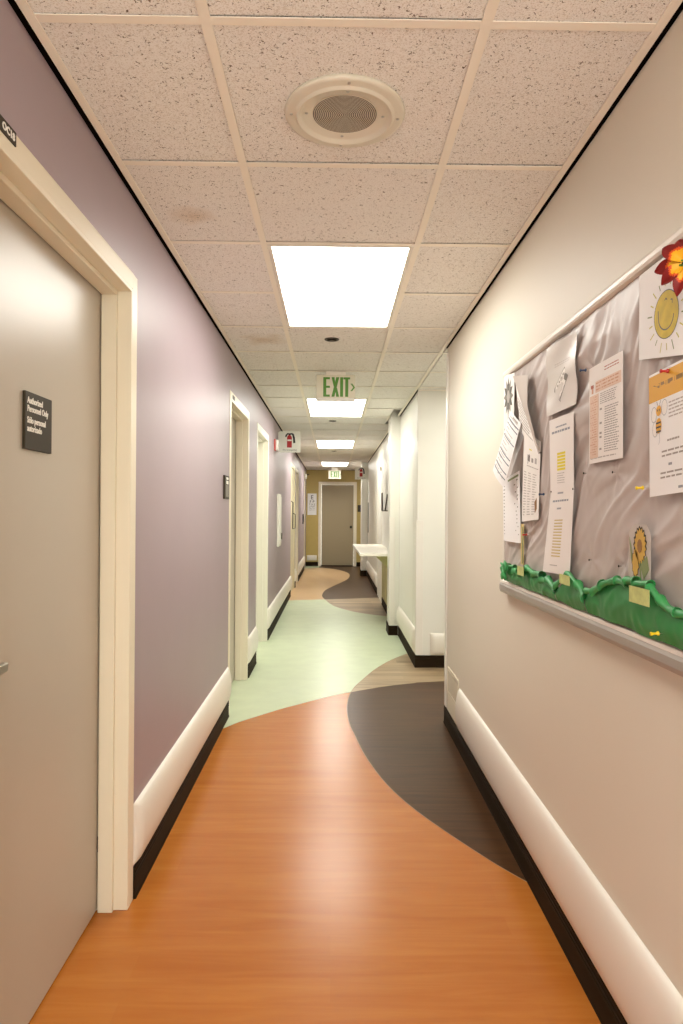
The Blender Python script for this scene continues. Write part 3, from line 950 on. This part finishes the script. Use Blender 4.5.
# ------------------------------------------------------------------ bulletin board
BY0, BY1, BZ0, BZ1 = 1.02, 2.825, 1.035, 1.925
FX = .7120                                   # mean plane of the paper backing
t = thing('bulletin_board', (XR, (BY0 + BY1) / 2, BZ0), 'long bulletin board covered in creased grey paper on the cream right wall', 'bulletin board')
fr = MB()
fr.box(XR - .028, XR, BY0, BY1, BZ1 - .030, BZ1, M['board_frame'])
fr.build('top_rail', t, bevel=.010)
for ya_, yb_ in ((BY1 - .012, BY1), (BY0, BY0 + .012)):
    MB().box(XR - .020, XR, ya_, yb_, BZ0 + .02, BZ1 - .030, M['board_frame']).build('side_rail', t, bevel=.003)
tr = MB().prism([(XR, BY0, BZ0 - .028), (XR - .030, BY0, BZ0 - .020), (XR - .034, BY0, BZ0 - .008), (XR - .034, BY0, BZ0 + .010), (XR - .028, BY0, BZ0 + .020), (XR, BY0, BZ0 + .022)], (0, BY1 - BY0, 0), M['board_tray'])
tr.build('bottom_rail', t, bevel=.003)
MB().prism([(XR - .004, BY0, BZ0 + .020), (XR - .031, BY0, BZ0 + .018), (XR - .029, BY0, BZ0 + .030), (XR - .004, BY0, BZ0 + .030)], (0, BY1 - BY0, 0), M['board_frame']).build('bottom_lip', t, bevel=.002)
MB().box(XR - .0022, XR - .0005, BY0 + .01, BY1 - .01, BZ0, BZ1 - .02, M['fabric']).build('backboard', t)
PINS_C = [(2.44, 1.263), (1.894, 1.452), (1.697, 1.443), (1.849, 1.213), (1.657, 1.211), (1.873, 1.737), (2.25, 1.40), (1.52, 1.40)]
def creases(y, z):
    h = 0
    p = Vector((y * 1.0, z * 1.0, 0))
    # long diagonal folds, broad hollows and finer crumples
    d = y * .62 + z * .78
    e = z * .62 - y * .78
    w = noise.noise(Vector((y * 2.2, z * 2.6, 9.0)))
    h += .0260 * (.30 - abs(noise.noise(Vector((d * 8.0 + w * 1.1, e * 1.5, 3.1))))) 
    h += .0120 * (.28 - abs(noise.noise(Vector((y * 3.6 + w, z * 9.0 + y * 4, 7.7)))))
    h += .0035 * (.25 - abs(noise.noise(Vector((y * 13, z * 9 - y * 6, 1.3)))))
    h += .0070 * (max(0, 1 - 3.2 * abs(noise.noise(Vector((d * 13.0 + w * 2, e * 2.6, 5.5))))) - .25)
    for (py, pz) in PINS_C:
        r = math.hypot(y - py, z - pz)
        if r < .22:
            an = math.atan2(z - pz, y - py)
            h += .0018 * math.cos(an * 6 + py * 9) * math.exp(-r / .09) * min(1, r / .02)
            h -= .0015 * math.exp(-(r / .016) ** 2)
    return .0105 * math.tanh(h / .0105)
def fab(u, v):
    y = BY1 - .010 - u * (BY1 - BY0 - .02); z = BZ1 - .028 - v * (BZ1 - BZ0 - .04)
    edge = min(1, 12 * min(u, 1 - u), 12 * min(v, 1 - v))
    return (FX - creases(y, z) * (.3 + .7 * edge), y, z)
MB().grid(fab, 340, 170, M['fabric']).build('backing_paper', t)

# papers --------------------------------------------------------------
PX = .6990
class Paper:
    """sheet pinned to the board; corners TL,TR,BR,BL as (x,y,z); u to the right as seen, v downwards"""
    def __init__(s, name, label, cat, corners, mt, bow=0.0, curl=None, group='papers pinned on the bulletin board', nu=10, nv=14, root=None):
        s.c = [Vector(q) for q in corners]; s.bow = bow; s.curl = curl
        ctr = sum(s.c, Vector()) / 4
        s.t = root or thing(name, ctr, label, cat, group)
        s.sheet = MB().grid(lambda u, v: s.at(u, v), nu, nv, mt).build('sheet', s.t, solid=.0005)
        s.marks = {}
    def at(s, u, v, off=0.0):
        a, b, c, d = s.c
        p = a * (1 - u) * (1 - v) + b * u * (1 - v) + c * u * v + d * (1 - u) * v
        dx = s.bow * math.sin(PI * u) * (.3 + .7 * v)
        if s.curl: dx += s.curl(u, v)
        return Vector((p.x - dx - off, p.y, p.z))
    def mb(s, part):
        return s.marks.setdefault(part, MB())
    def rect(s, part, u0, v0, u1, v1, mt, n=4, off=.0006):
        s.mb(part).grid(lambda a, b: s.at(u0 + (u1 - u0) * a, v0 + (v1 - v0) * b, off), n, max(1, int(abs(v1 - v0) * 14)), mt)
        return s
    def shape(s, part, uvs, mt, off=.0007):
        s.mb(part).poly([s.at(u, v, off) for u, v in uvs], mt)
    def disc(s, part, u, v, ru, rv, mt, off=.0007, n=28):
        s.shape(part, [(u + ru * math.cos(2 * PI * i / n), v + rv * math.sin(2 * PI * i / n)) for i in range(n)], mt, off)
    def line(s, part, uvs, w, mt, off=.0010):
        pts = [s.at(u, v, off) for u, v in uvs]
        for a, b in zip(pts, pts[1:]):
            d = (b - a)
            if d.length < 1e-6: continue
            n = d.cross(Vector((1, 0, 0))).normalized() * w / 2
            e = d.normalized() * w * .3
            s.mb(part).poly([a - n - e, b - n + e, b + n + e, a + n - e], mt)
    def text_rows(s, part, u0, u1, v0, v1, n, mt, th=.45, seed=1, ragged=.25, words=True):
        r = random.Random(seed)
        dv = (v1 - v0) / n
        for i in range(n):
            e = u1 - (u1 - u0) * r.uniform(0, ragged)
            u = u0
            while u < e - .01:
                wl_ = r.uniform(.05, .16) * (u1 - u0) + .015 if words else e - u
                w_ = min(u + wl_, e)
                s.rect(part, u, v0 + i * dv, w_, v0 + i * dv + dv * th, mt, 1)
                u = w_ + (u1 - u0) * .025
    def done(s):
        for k, mb in s.marks.items():
            mb.build(k, s.t)
        return s.t

def on(y, z, x=PX):
    return (x, y, z)

# black and white flower print in the top left corner
p = Paper('flower_print', 'black and white flower picture in the top left corner of the bulletin board', 'picture',
          [on(2.80, 1.905), on(2.635, 1.885), on(2.645, 1.60), on(2.80, 1.60)], M['paper'])
for i in range(12):
    a = 2 * PI * i / 12
    c_, s_ = math.cos(a), math.sin(a)
    U = lambda r, o: (.46 + (r * c_ - o * s_) * .46, .30 + (r * s_ + o * c_) * .27)
    p.shape('petal_print', [U(.26, -.08), U(.6, -.16), U(.98, 0), U(.6, .16), U(.26, .08)], M['pgrey_d'] if i % 2 else M['pgrey'], .0007 + .0002 * (i % 2))
p.disc('flower_heart', .46, .30, .14, .085, M['pgrey_l'], .0011)
p.line('stem_print', [(.47, .55), (.44, .75), (.36, .99)], .006, M['pgrey'])
p.shape('leaf_print', [(.42, .70), (.10, .72), (.05, .86), (.22, 1.0), (.36, .86)], M['pgrey'])
p.shape('leaf_print', [(.52, .58), (.86, .60), (.92, .76), (.66, .72)], M['pgrey_l'])
p.done()

# folded sheet, shade painted grey on its underside
p = Paper('folded_notice', 'white notice with its top folded over showing an underside painted grey for shade', 'paper',
          [on(2.630, 1.868), on(2.56, 1.80), on(2.300, 1.545, .694), on(2.520, 1.640, .694)], M['paper'], bow=.003)
p.text_rows('printing', .1, .85, .35, .92, 9, M['ink_l'], seed=5)
fx = MB().grid(lambda u, v: (PX - .004 - .018 * u * (1 - abs(2 * v - .8)) - .004, 2.630 + (2.418 - 2.630) * u * (1 - v) + (2.295 - 2.630) * v, 1.870 + (1.832 - 1.870) * u * (1 - v) + (1.540 - 1.870) * v), 8, 12, M['paper_shade'])
fx.build('folded_flap', p.t, solid=.0005)
p.done()

# list with calendar columns below it
p = Paper('calendar_sheet', 'narrow printed schedule hanging below the folded notice', 'paper',
          [on(2.500, 1.648, .7), on(2.300, 1.583, .7), on(2.320, 1.318, .7), on(2.525, 1.308, .7)], M['paper'], bow=.005)
for i, (a, b) in enumerate(((.30, .5), (.55, .70), (.74, .88))):
    p.rect('logo_print', a, .24 + .02 * (i % 2), b - .04, .31, M['ink'] if i < 2 else M['ink_l'], 1)
p.line('logo_print', [(.34, .34), (.42, .235), (.46, .31)], .005, M['black_ink'])
p.rect('marker_dot', .40, .165, .55, .18, M['hl'], 1)
p.text_rows('printing', .28, .95, .36, .385, 1, M['ink_l'], seed=3, ragged=.1)
for cxx in (.10, .38, .66):
    p.text_rows('printing', cxx, cxx + .22, .44, .95, 17, M['ink_l'], .35, seed=int(cxx * 90), ragged=.5)
p.shape('picture_print', [(.80, .78), (.90, .72), (.92, .86), (.84, .92)], M['sf_b'])
p.done()

# curling ruled table and the lined sheet under it
p = Paper('ruled_table', 'white table of blue-grey lines curling off the left edge of the bulletin board', 'paper',
          [(.690, 2.655, 1.742), (.688, 2.500, 1.670), (.655, 2.615, 1.437), (.640, 2.735, 1.513)], M['paper_cool'], bow=.006)
for v_ in (.10, .17, .36, .58, .66, .80, .88):
    p.rect('ruling', .04, v_, .96, v_ + .016, M['ink_s'], 4)
r = random.Random(2)
for i in range(16):
    v_ = .06 + i * .056
    p.rect('printing', .12, v_, .12 + r.uniform(.2, .7), v_ + .012, M['ink_l'], 2)
p.rect('heading', .35, .03, .8, .055, M['ink'], 2)
p.done()
p = Paper('lined_list', 'white list of printed lines at the lower left of the bulletin board', 'paper',
          [on(2.775, 1.470, .690), on(2.550, 1.500, .697), on(2.525, 1.228, .697), on(2.765, 1.228, .694)], M['paper_cool'], bow=.004)
p.text_rows('printing', .06, .94, .10, .93, 15, M['pgrey'], .3, seed=8, ragged=.2, words=False)
p.rect('heading', .35, .04, .95, .07, M['sage'], 2)
p.done()

# glossy sleeve with a drawing of a box
p = Paper('sleeved_drawing', 'line drawing of a box in a glossy plastic sleeve', 'picture',
          [on(2.240, 1.882), on(1.968, 1.866), on(1.958, 1.655), on(2.222, 1.655)], M['sleeve'], bow=.004,
          curl=lambda u, v: .003 * math.sin(9 * v + 4 * u) + .004 * max(0, v - .8))
p.text_rows('heading', .30, .85, .30, .36, 2, M['ink_l'], .4, seed=4, ragged=.1)
p.shape('box_drawing', [(.36, .64), (.66, .40), (.80, .56), (.52, .84)], M['pgrey'])
p.shape('box_drawing', [(.34, .64), (.52, .84), (.52, .88), (.34, .70)], M['pgrey'], .0009)
p.shape('box_drawing', [(.385, .64), (.66, .425), (.775, .56), (.52, .805)], M['paper'], .0009)
for i in range(4):
    p.rect('box_drawing', .44 + .06 * i, .62 - .045 * i, .49 + .06 * i, .655 - .045 * i, M['pgrey_l'], 1, .0012)
p.disc('box_drawing', .73, .56, .05, .05, M['pgrey'], .0013, 16)
p.done()

# long narrow list, two joined sheets
p = Paper('highlighted_list', 'long narrow list with a yellow highlighted block hanging under the sleeved drawing', 'paper',
          [on(2.205, 1.640), on(1.981, 1.637), on(1.976, 1.412), on(2.188, 1.412)], M['paper_pink'], bow=.003)
p.text_rows('heading', .30, .75, .12, .16, 1, M['ink_b'], .5, seed=4, ragged=.1)
p.text_rows('heading', .12, .90, .18, .23, 1, M['ink_b'], .6, seed=6, ragged=.05)
for i in range(6):
    p.rect('highlight', .36, .49 + i * .043, .70, .49 + i * .043 + .031, M['hl'], 2)
p.text_rows('printing', .36, .68, .77, .93, 5, M['ink_l'], .3, seed=4)
p.done()
p = Paper('highlighted_list', 'lower sheet with ochre ruled rows hanging to the green border', 'paper',
          [on(2.180, 1.417), on(1.974, 1.420), (.692, 1.985, 1.158), (.690, 2.235, 1.148)], M['paper_pink'], bow=.004)
p.text_rows('heading', .35, .60, .05, .09, 1, M['ink_b'], .5, seed=4, ragged=.1)
p.text_rows('heading', .15, .85, .14, .20, 1, M['ink_b'], .35, seed=6, ragged=.05)
p.text_rows('heading', .38, .56, .23, .27, 1, M['ink_b'], .5, seed=9, ragged=.05)
for i in range(13):
    p.rect('ruled_rows', .32, .37 + i * .035, .66, .37 + i * .035 + .014, M['hl2'], 2)
p.text_rows('printing', .3, .6, .90, .94, 1, M['ink_l'], .3, seed=4)
p.done()

# salmon and grey information sheet
p = Paper('salmon_flyer', 'white information sheet with salmon column and brick red headings', 'flyer',
          [on(1.860, 1.735), on(1.643, 1.735), on(1.640, 1.474), on(1.856, 1.474)], M['paper_pink'], bow=.004)
p.rect('tint', .03, .30, .33, .95, M['ink_tint'])
p.rect('tint', .22, .17, .96, .285, M['ink_tint'])
p.text_rows('heading', .50, .93, .06, .115, 2, M['ink_r'], .35, seed=2, ragged=.1)
p.text_rows('heading', .24, .92, .185, .28, 3, M['ink_o'], .45, seed=3, ragged=.15)
p.rect('emblem', .06, .19, .16, .225, M['ink_r']); p.rect('emblem', .09, .225, .15, .28, M['ink_o'])
p.text_rows('printing', .05, .30, .32, .93, 24, M['ink_o'], .42, seed=11, ragged=.3)
p.text_rows('printing', .38, .92, .31, .43, 6, M['ink'], .4, seed=12)
p.text_rows('printing', .52, .92, .46, .92, 20, M['ink'], .4, seed=13)
for v_ in (.46, .60, .70, .74, .86):
    p.rect('printing', .37, v_, .44, v_ + .02, M['ink'], 1)
p.text_rows('printing', .06, .86, .945, .975, 1, M['ink_l'], .4, seed=14)
p.done()

# sun drawing
p = Paper('sun_drawing', 'childs crayon drawing of a smiling yellow sun under the red flower', 'drawing',
          [on(1.556, 1.885), on(1.300, 1.885), on(1.300, 1.648), on(1.556, 1.692)], M['paper_cool'], bow=.003)
su, sv, ru, rv = .515, .585, .205, .235
def suv(a, k=1.0): return (su + ru * k * math.cos(a), sv + rv * k * math.sin(a))
p.disc('sun_face', su, sv, ru, rv, M['sun'], n=40)
p.line('outline', [suv(2 * PI * i / 40) for i in range(41)], .0018, M['black_ink'])
p.line('smile', [(su + ru * .62 * math.cos(a), sv + rv * .05 + rv * .58 * math.sin(a)) for a in [PI * (.02 + .96 * i / 16) for i in range(17)]] + [(su - ru * .66, sv - rv * .25)], .0026, M['black_ink'])
p.line('eyes', [suv(-1.75, .62), suv(-1.6, .68), suv(-1.45, .60)], .0022, M['black_ink'])
p.line('eyes', [suv(-.95, .66), suv(-.8, .72), suv(-.65, .62)], .0022, M['black_ink'])
for i in range(18):
    a = 2 * PI * i / 18 + .1
    p.line('sun_ray', [suv(a, 1.22), suv(a, 1.48 + .14 * (i % 2))], .0028, M['ray'] if i % 3 else M['sage'])
p.done()

# gold-headed flyer with a bee
p = Paper('bee_flyer', 'flyer with gold header band and small bee picture, under the sun drawing', 'flyer',
          [on(1.505, 1.645), on(1.20, 1.655), on(1.20, 1.390), on(1.498, 1.376)], M['paper_cool'], bow=.003)
p.rect('header_band', .0, .02, 1, .235, M['gold'], 8)
p.text_rows('heading', .07, .80, .10, .15, 1, M['hd'], .7, seed=3, ragged=.02)
bu, bv = .155, .37
for (du, dv, aa) in ((-.075, -.03, .9), (.085, -.06, .7), (-.055, .09, .8)):
    p.disc('bee_wing', bu + du, bv + dv, .042, .062, M['paper'], .0008, 18)
    p.line('wing_outline', [(bu + du + .042 * math.cos(2 * PI * i / 18), bv + dv + .062 * math.sin(2 * PI * i / 18)) for i in range(19)], .0011, M['ink_b'])
p.disc('bee_body', bu, bv - .05, .040, .042, M['gold'], .0012, 18)
p.disc('bee_body', bu, bv + .07, .044, .062, M['gold'], .0012, 18)
for dv in (.04, .075, .11):
    p.rect('bee_stripe', bu - .038, bv + dv, bu + .038, bv + dv + .014, M['black_ink'], 1, .0016)
for s_ in (-1, 1):
    p.line('bee_feeler', [(bu + s_ * .012, bv - .09), (bu + s_ * .03, bv - .13)], .0012, M['black_ink'])
    p.disc('bee_eye', bu + s_ * .014, bv - .055, .007, .009, M['black_ink'], .0017, 8)
p.line('bee_leg', [(bu + .01, bv + .13), (bu + .015, bv + .19), (bu + .0, bv + .22)], .0012, M['ink_b'])
p.text_rows('printing', .30, .62, .22 + .06, .42, 5, M['ink_l'], .4, seed=31, ragged=.4)
p.text_rows('printing', .28, .45, .57, .60, 1, M['ink'], .5, seed=32, ragged=.1)
p.text_rows('printing', .20, .72, .65, .72, 2, M['ink'], .4, seed=33, ragged=.2)
p.text_rows('printing', .30, .36, .755, .775, 1, M['ink_b'], 1, seed=36)
p.text_rows('printing', .18, .76, .82, .89, 2, M['ink'], .4, seed=34, ragged=.2)
p.text_rows('printing', .44, .8, .945, .97, 1, M['ink_b'], .8, seed=35, ragged=.2)
p.done()

# sunflower cutout with lime tag
GX = .688
t = thing('sunflower_cutout', (PX, 1.55, 1.14), 'paper sunflower cutout standing above the green border on the bulletin board', 'decoration')
fl_ = MB()
def fan(c, ry, rz, n, inner, mt, x):
    pts = []
    for i in range(2 * n):
        k = 1 if i % 2 == 0 else inner
        a = PI * i / n
        pts.append((x, c[0] + ry * k * math.cos(a), c[1] + rz * k * math.sin(a)))
    fl_.prism(pts, (.0008, 0, 0), mt)
pm = MB().prism([(PX + .001, 1.605, 1.19), (PX + .001, 1.605, 1.30), (PX + .001, 1.575, 1.315), (PX + .001, 1.515, 1.315), (PX + .001, 1.495, 1.29), (PX + .001, 1.495, 1.19)], (.0006, 0, 0), M['clear'])
pm.build('clear_film', t)
fan((1.545, 1.268), .034, .044, 17, .86, M['sf_d'], PX - .0004)
fan((1.543, 1.266), .030, .041, 17, .78, M['sf_y'], PX - .0012)
fan((1.543, 1.266), .0125, .016, 12, .9, M['sf_b'], PX - .002)
fan((1.567, 1.226), .020, .036, 11, .82, M['sf_d'], PX - .0004)
fan((1.566, 1.226), .017, .034, 11, .80, M['sf_y'], PX - .0012)
fl_.build('flower_head', t)
for nm_, pts_ in (('leaf', [(1.600, 1.285), (1.590, 1.262), (1.583, 1.22), (1.592, 1.235)]), ('leaf', [(1.545, 1.225), (1.510, 1.245), (1.500, 1.215), (1.525, 1.19)]),
                  ('stem', [(1.546, 1.228), (1.540, 1.228), (1.538, 1.19), (1.545, 1.19)])):
    MB().prism([(PX - .0002, a_, b_) for a_, b_ in pts_], (.0006, 0, 0), M['sage']).build(nm_, t)
def lime(ya, yb, za, zb, label):
    q = thing('lime_tag', (GX - .02, (ya + yb) / 2, za), label, 'tag', 'lime tags along the green border')
    MB().box(GX - .021, GX - .020, ya, yb, za, zb, M['tag']).build('card', q)
lime(1.430, 1.527, 1.142, 1.178, 'largest lime tag, directly below the sunflower cutout')
# narrow bookmark stems with tags on the left
t = thing('plant_cutout', (PX, 2.51, 1.13), 'thin pale stem cutout under the lined list at the left end of the board', 'decoration')
MB().box(PX - .001, PX, 2.490, 2.530, 1.150, 1.30, M['hl2']).build('stem', t)
MB().box(PX - .002, PX - .001, 2.497, 2.508, 1.155, 1.29, M['sage']).build('stem_line', t)
lime(2.38, 2.46, 1.118, 1.150, 'lime tag at the left end of the green border, below the lined list')
lime(1.915, 2.0, 1.134, 1.162, 'lime tag poking out under the long highlighted list')

# green crumpled border --------------------------------------------------
def border(y_hi, y_lo, tops, label, seed):
    """tops: list of (y,z) from left (large y) to right along the wavy upper edge"""
    t = thing('paper_grass_border', (GX, (y_hi + y_lo) / 2, 1.05), label, 'paper border', 'green crumpled paper borders')
    ln = smooth_line(tops, 6)
    def ztop(y):
        for a, b in zip(ln, ln[1:]):
            if a[0] >= y >= b[0]:
                k = (a[0] - y) / max(1e-6, a[0] - b[0])
                return a[1] + (b[1] - a[1]) * k
        return ln[0][1] if y > ln[0][0] else ln[-1][1]
    def sh(u, v):
        y = y_hi + (y_lo - y_hi) * u
        zt = ztop(y); zb = 1.070 + .006 * noise.noise(Vector((y * 9, seed, 0)))
        z = zt + (zb - zt) * v
        h = .010 * (.4 - abs(noise.noise(Vector((y * 8 + z * 6, z * 12 + y * 3, seed))))) + .004 * (.3 - abs(noise.noise(Vector((y * 24, z * 22, seed)))))
        bulge = .009 * math.sin(PI * v)
        return (GX + .006 - h - bulge, y, z)
    MB().grid(sh, 110, 24, M['green']).build('sheet', t)
    # upper edge curled over in short crinkled rolls that overlap and tilt
    r = random.Random(seed)
    y = y_hi
    while y > y_lo + .02:
        L = min(r.uniform(.045, .11), y - y_lo)
        tilt = r.uniform(-.22, .22)
        r0 = r.uniform(.0075, .0125)
        dz_ = r.uniform(-.006, .004)
        ym = y - L / 2
        k = 10
        def roll(u, v, y=y, L=L, tilt=tilt, r0=r0, ym=ym, dz_=dz_):
            yy = y - L * 1.05 * u
            a = PI * (-.35 + 1.75 * v)
            rr = r0 * (1 + .16 * noise.noise(Vector((yy * 70, v * 6, seed)))) * (.78 + .75 * (2 * abs(u - .5)) ** 2 * .5)
            zc = ztop(yy) - .002 + dz_ + (yy - ym) * tilt
            return (GX - .003 - rr * math.cos(a) * 1.0 + .001, yy, zc + rr * math.sin(a))
        MB().grid(roll, k, 12, M['green_roll']).build('rolled_edge', t, solid=.0012)
        y -= L
    return t
KB = .984
def bt(l): return [(a * KB, b) for a, b in l]
border(2.715, 2.085, bt([(2.85, 1.118), (2.752, 1.136), (2.66, 1.134), (2.544, 1.122), (2.45, 1.138), (2.33, 1.140), (2.243, 1.126), (2.118, 1.108)]), 'crumpled green paper border at the left end of the board, under the lined list', 3)
border(2.078, 1.845, bt([(2.112, 1.112), (2.04, 1.150), (1.997, 1.160), (1.92, 1.142), (1.875, 1.118)]), 'short crumpled green paper border below the long highlighted list', 5)
border(1.838, 1.03, bt([(1.868, 1.124), (1.778, 1.152), (1.702, 1.174), (1.609, 1.184), (1.492, 1.178), (1.441, 1.158), (1.398, 1.146), (1.33, 1.150), (1.2, 1.17), (1.04, 1.13)]), 'crumpled green paper border around the sunflower cutout', 8)
t = thing('paper_tuft', (GX - .02, 2.65, 1.11), 'gathered tuft of green paper at the left tip of the border', 'paper tuft')
r = random.Random(4)
for i in range(7):
    y_ = 2.675 - r.uniform(0, .045); z_ = 1.095 + r.uniform(0, .045)
    a = r.uniform(-.6, .6)
    MB().tube([(GX - .022 + r.uniform(-.004, .004), y_ + .018 * math.sin(a + k * .4) * (k - 2) / 2, z_ + .010 * (k - 2)) for k in range(5)], [.003, .007, .009, .007, .003], M['green_roll'], 7).build('fold', t)

# push pins ------------------------------------------------------------
def pin(y, z, mt, label, x=PX, s=.85, name='push_pin', group='push pins in the bulletin board'):
    t = thing(name, (x, y, z), label, 'push pin', group)
    ax = Vector((-.93, -.10, -.05))
    MB().lathe((x + .0015, y, z), ax, [(.0055 * s, .004), (.0055 * s, .006), (.003 * s, .008), (.0028 * s, .016), (.0048 * s, .019), (.0048 * s, .021), (0, .0212)], mt, 14).build('head', t)
    MB().lathe((x + .006, y, z), ax, [(.0006, 0), (.0006, .009)], M['steel'], 6).build('needle', t)
pin(2.248, 1.403, M['blue'], 'blue push pin left of the long highlighted list')
pin(1.880, 1.737, M['blue'], 'blue push pin at the top left corner of the salmon flyer')
pin(1.415, 1.638, M['pin_red'], 'red push pin in the gold header of the bee flyer')
pin(2.442, 1.263, M['pin_red'], 'red push pin below the narrow schedule')
pin(1.526, 1.398, M['yellow'], 'yellow push pin left of the bottom of the bee flyer')
pin(1.385, 1.095, M['yellow'], 'yellow push pin in the green border at the right edge', x=GX - .020)
for (y_, z_, wh) in ((2.178, 1.409, 'at the left edge of the joint in the long list'), (1.979, 1.411, 'at the right edge of the joint in the long list'), (1.894, 1.452, 'below the left corner of the salmon flyer'),
                     (1.697, 1.443, 'below the right corner of the salmon flyer'), (1.849, 1.213, 'above the green border left of the sunflower'), (1.657, 1.211, 'just left of the sunflower cutout'), (2.30, 1.545, 'at the lower tip of the folded notice')):
    tk = thing('thumb_tack', (PX, y_, z_), 'tiny dark tack ' + wh, 'tack', 'dark tacks in the bulletin board')
    MB().lathe((PX + .006, y_, z_), (-1, 0, 0), [(.0006, 0), (.0006, .006), (.0031, .007), (.0027, .0085), (0, .009)], M['bronze'], 10).build('head', tk)

# artificial flower -----------------------------------------------------
fc = Vector((.668, 1.285, 1.812))
nrm = Vector((-.62, -.78, .06)).normalized()
t = thing('silk_flower', fc, 'red and yellow artificial daisy pinned to the top rail at the right edge', 'flower')
ua = nrm.cross(Vector((0, 0, 1))).normalized(); va_ = nrm.cross(ua).normalized()
r = random.Random(12)
for i in range(10):
    an = 2 * PI * i / 10 + r.uniform(-.16, .16)
    dr = ua * math.cos(an) + va_ * math.sin(an)
    sd_ = nrm.cross(dr)
    Lp = .058 + r.uniform(-.008, .006); wd = .0125 + r.uniform(-.002, .002)
    lift = r.uniform(.001, .010)
    tw = r.uniform(-.25, .25)
    def pet(u, v, dr=dr, sd_=sd_, Lp=Lp, wd=wd, lift=lift, tw=tw):
        k = .08 + .92 * v
        wv = wd * (max(.001, math.sin(PI * min(1, k * .97 + .02))) ** .85) * (.75 + .55 * k)
        o = (u - .5) * 2
        return fc + dr * (Lp * k) + (sd_ + nrm * tw) * o * wv + nrm * (lift + .010 * math.sin(PI * k * .9) - .014 * k * k + .004 * abs(o))
    def pm_(u, v):
        e_ = v + .22 * abs(2 * u - .83)
        return M['pet_y'] if e_ < .50 else (M['pet_o'] if e_ < .60 else M['pet_r'])
    MB().grid(pet, 8, 24, pm_).build('petal', t, solid=.0008)
MB().lathe(fc + nrm * .002, nrm, [(.015, 0), (.016, .004), (.012, .010), (0, .013)], M['sf_d'], 18).build('flower_center', t)
ctr = MB()
for i in range(9):
    an = i * 2.4; rr = .0035 * math.sqrt(i)
    o = fc + nrm * .012 + ua * rr * math.cos(an) + va_ * rr * math.sin(an)
    ctr.lathe(o, nrm, [(.0022, 0), (.0024, .003), (0, .0055)], M['leaf_g'], 8)
ctr.build('stamens', t)
stm = MB().tube([fc, fc + Vector((.02, .01, -.002)), (XR - .036, 1.31, 1.80)], .003, M['leaf_g'], 8)
stm.build('stem', t)
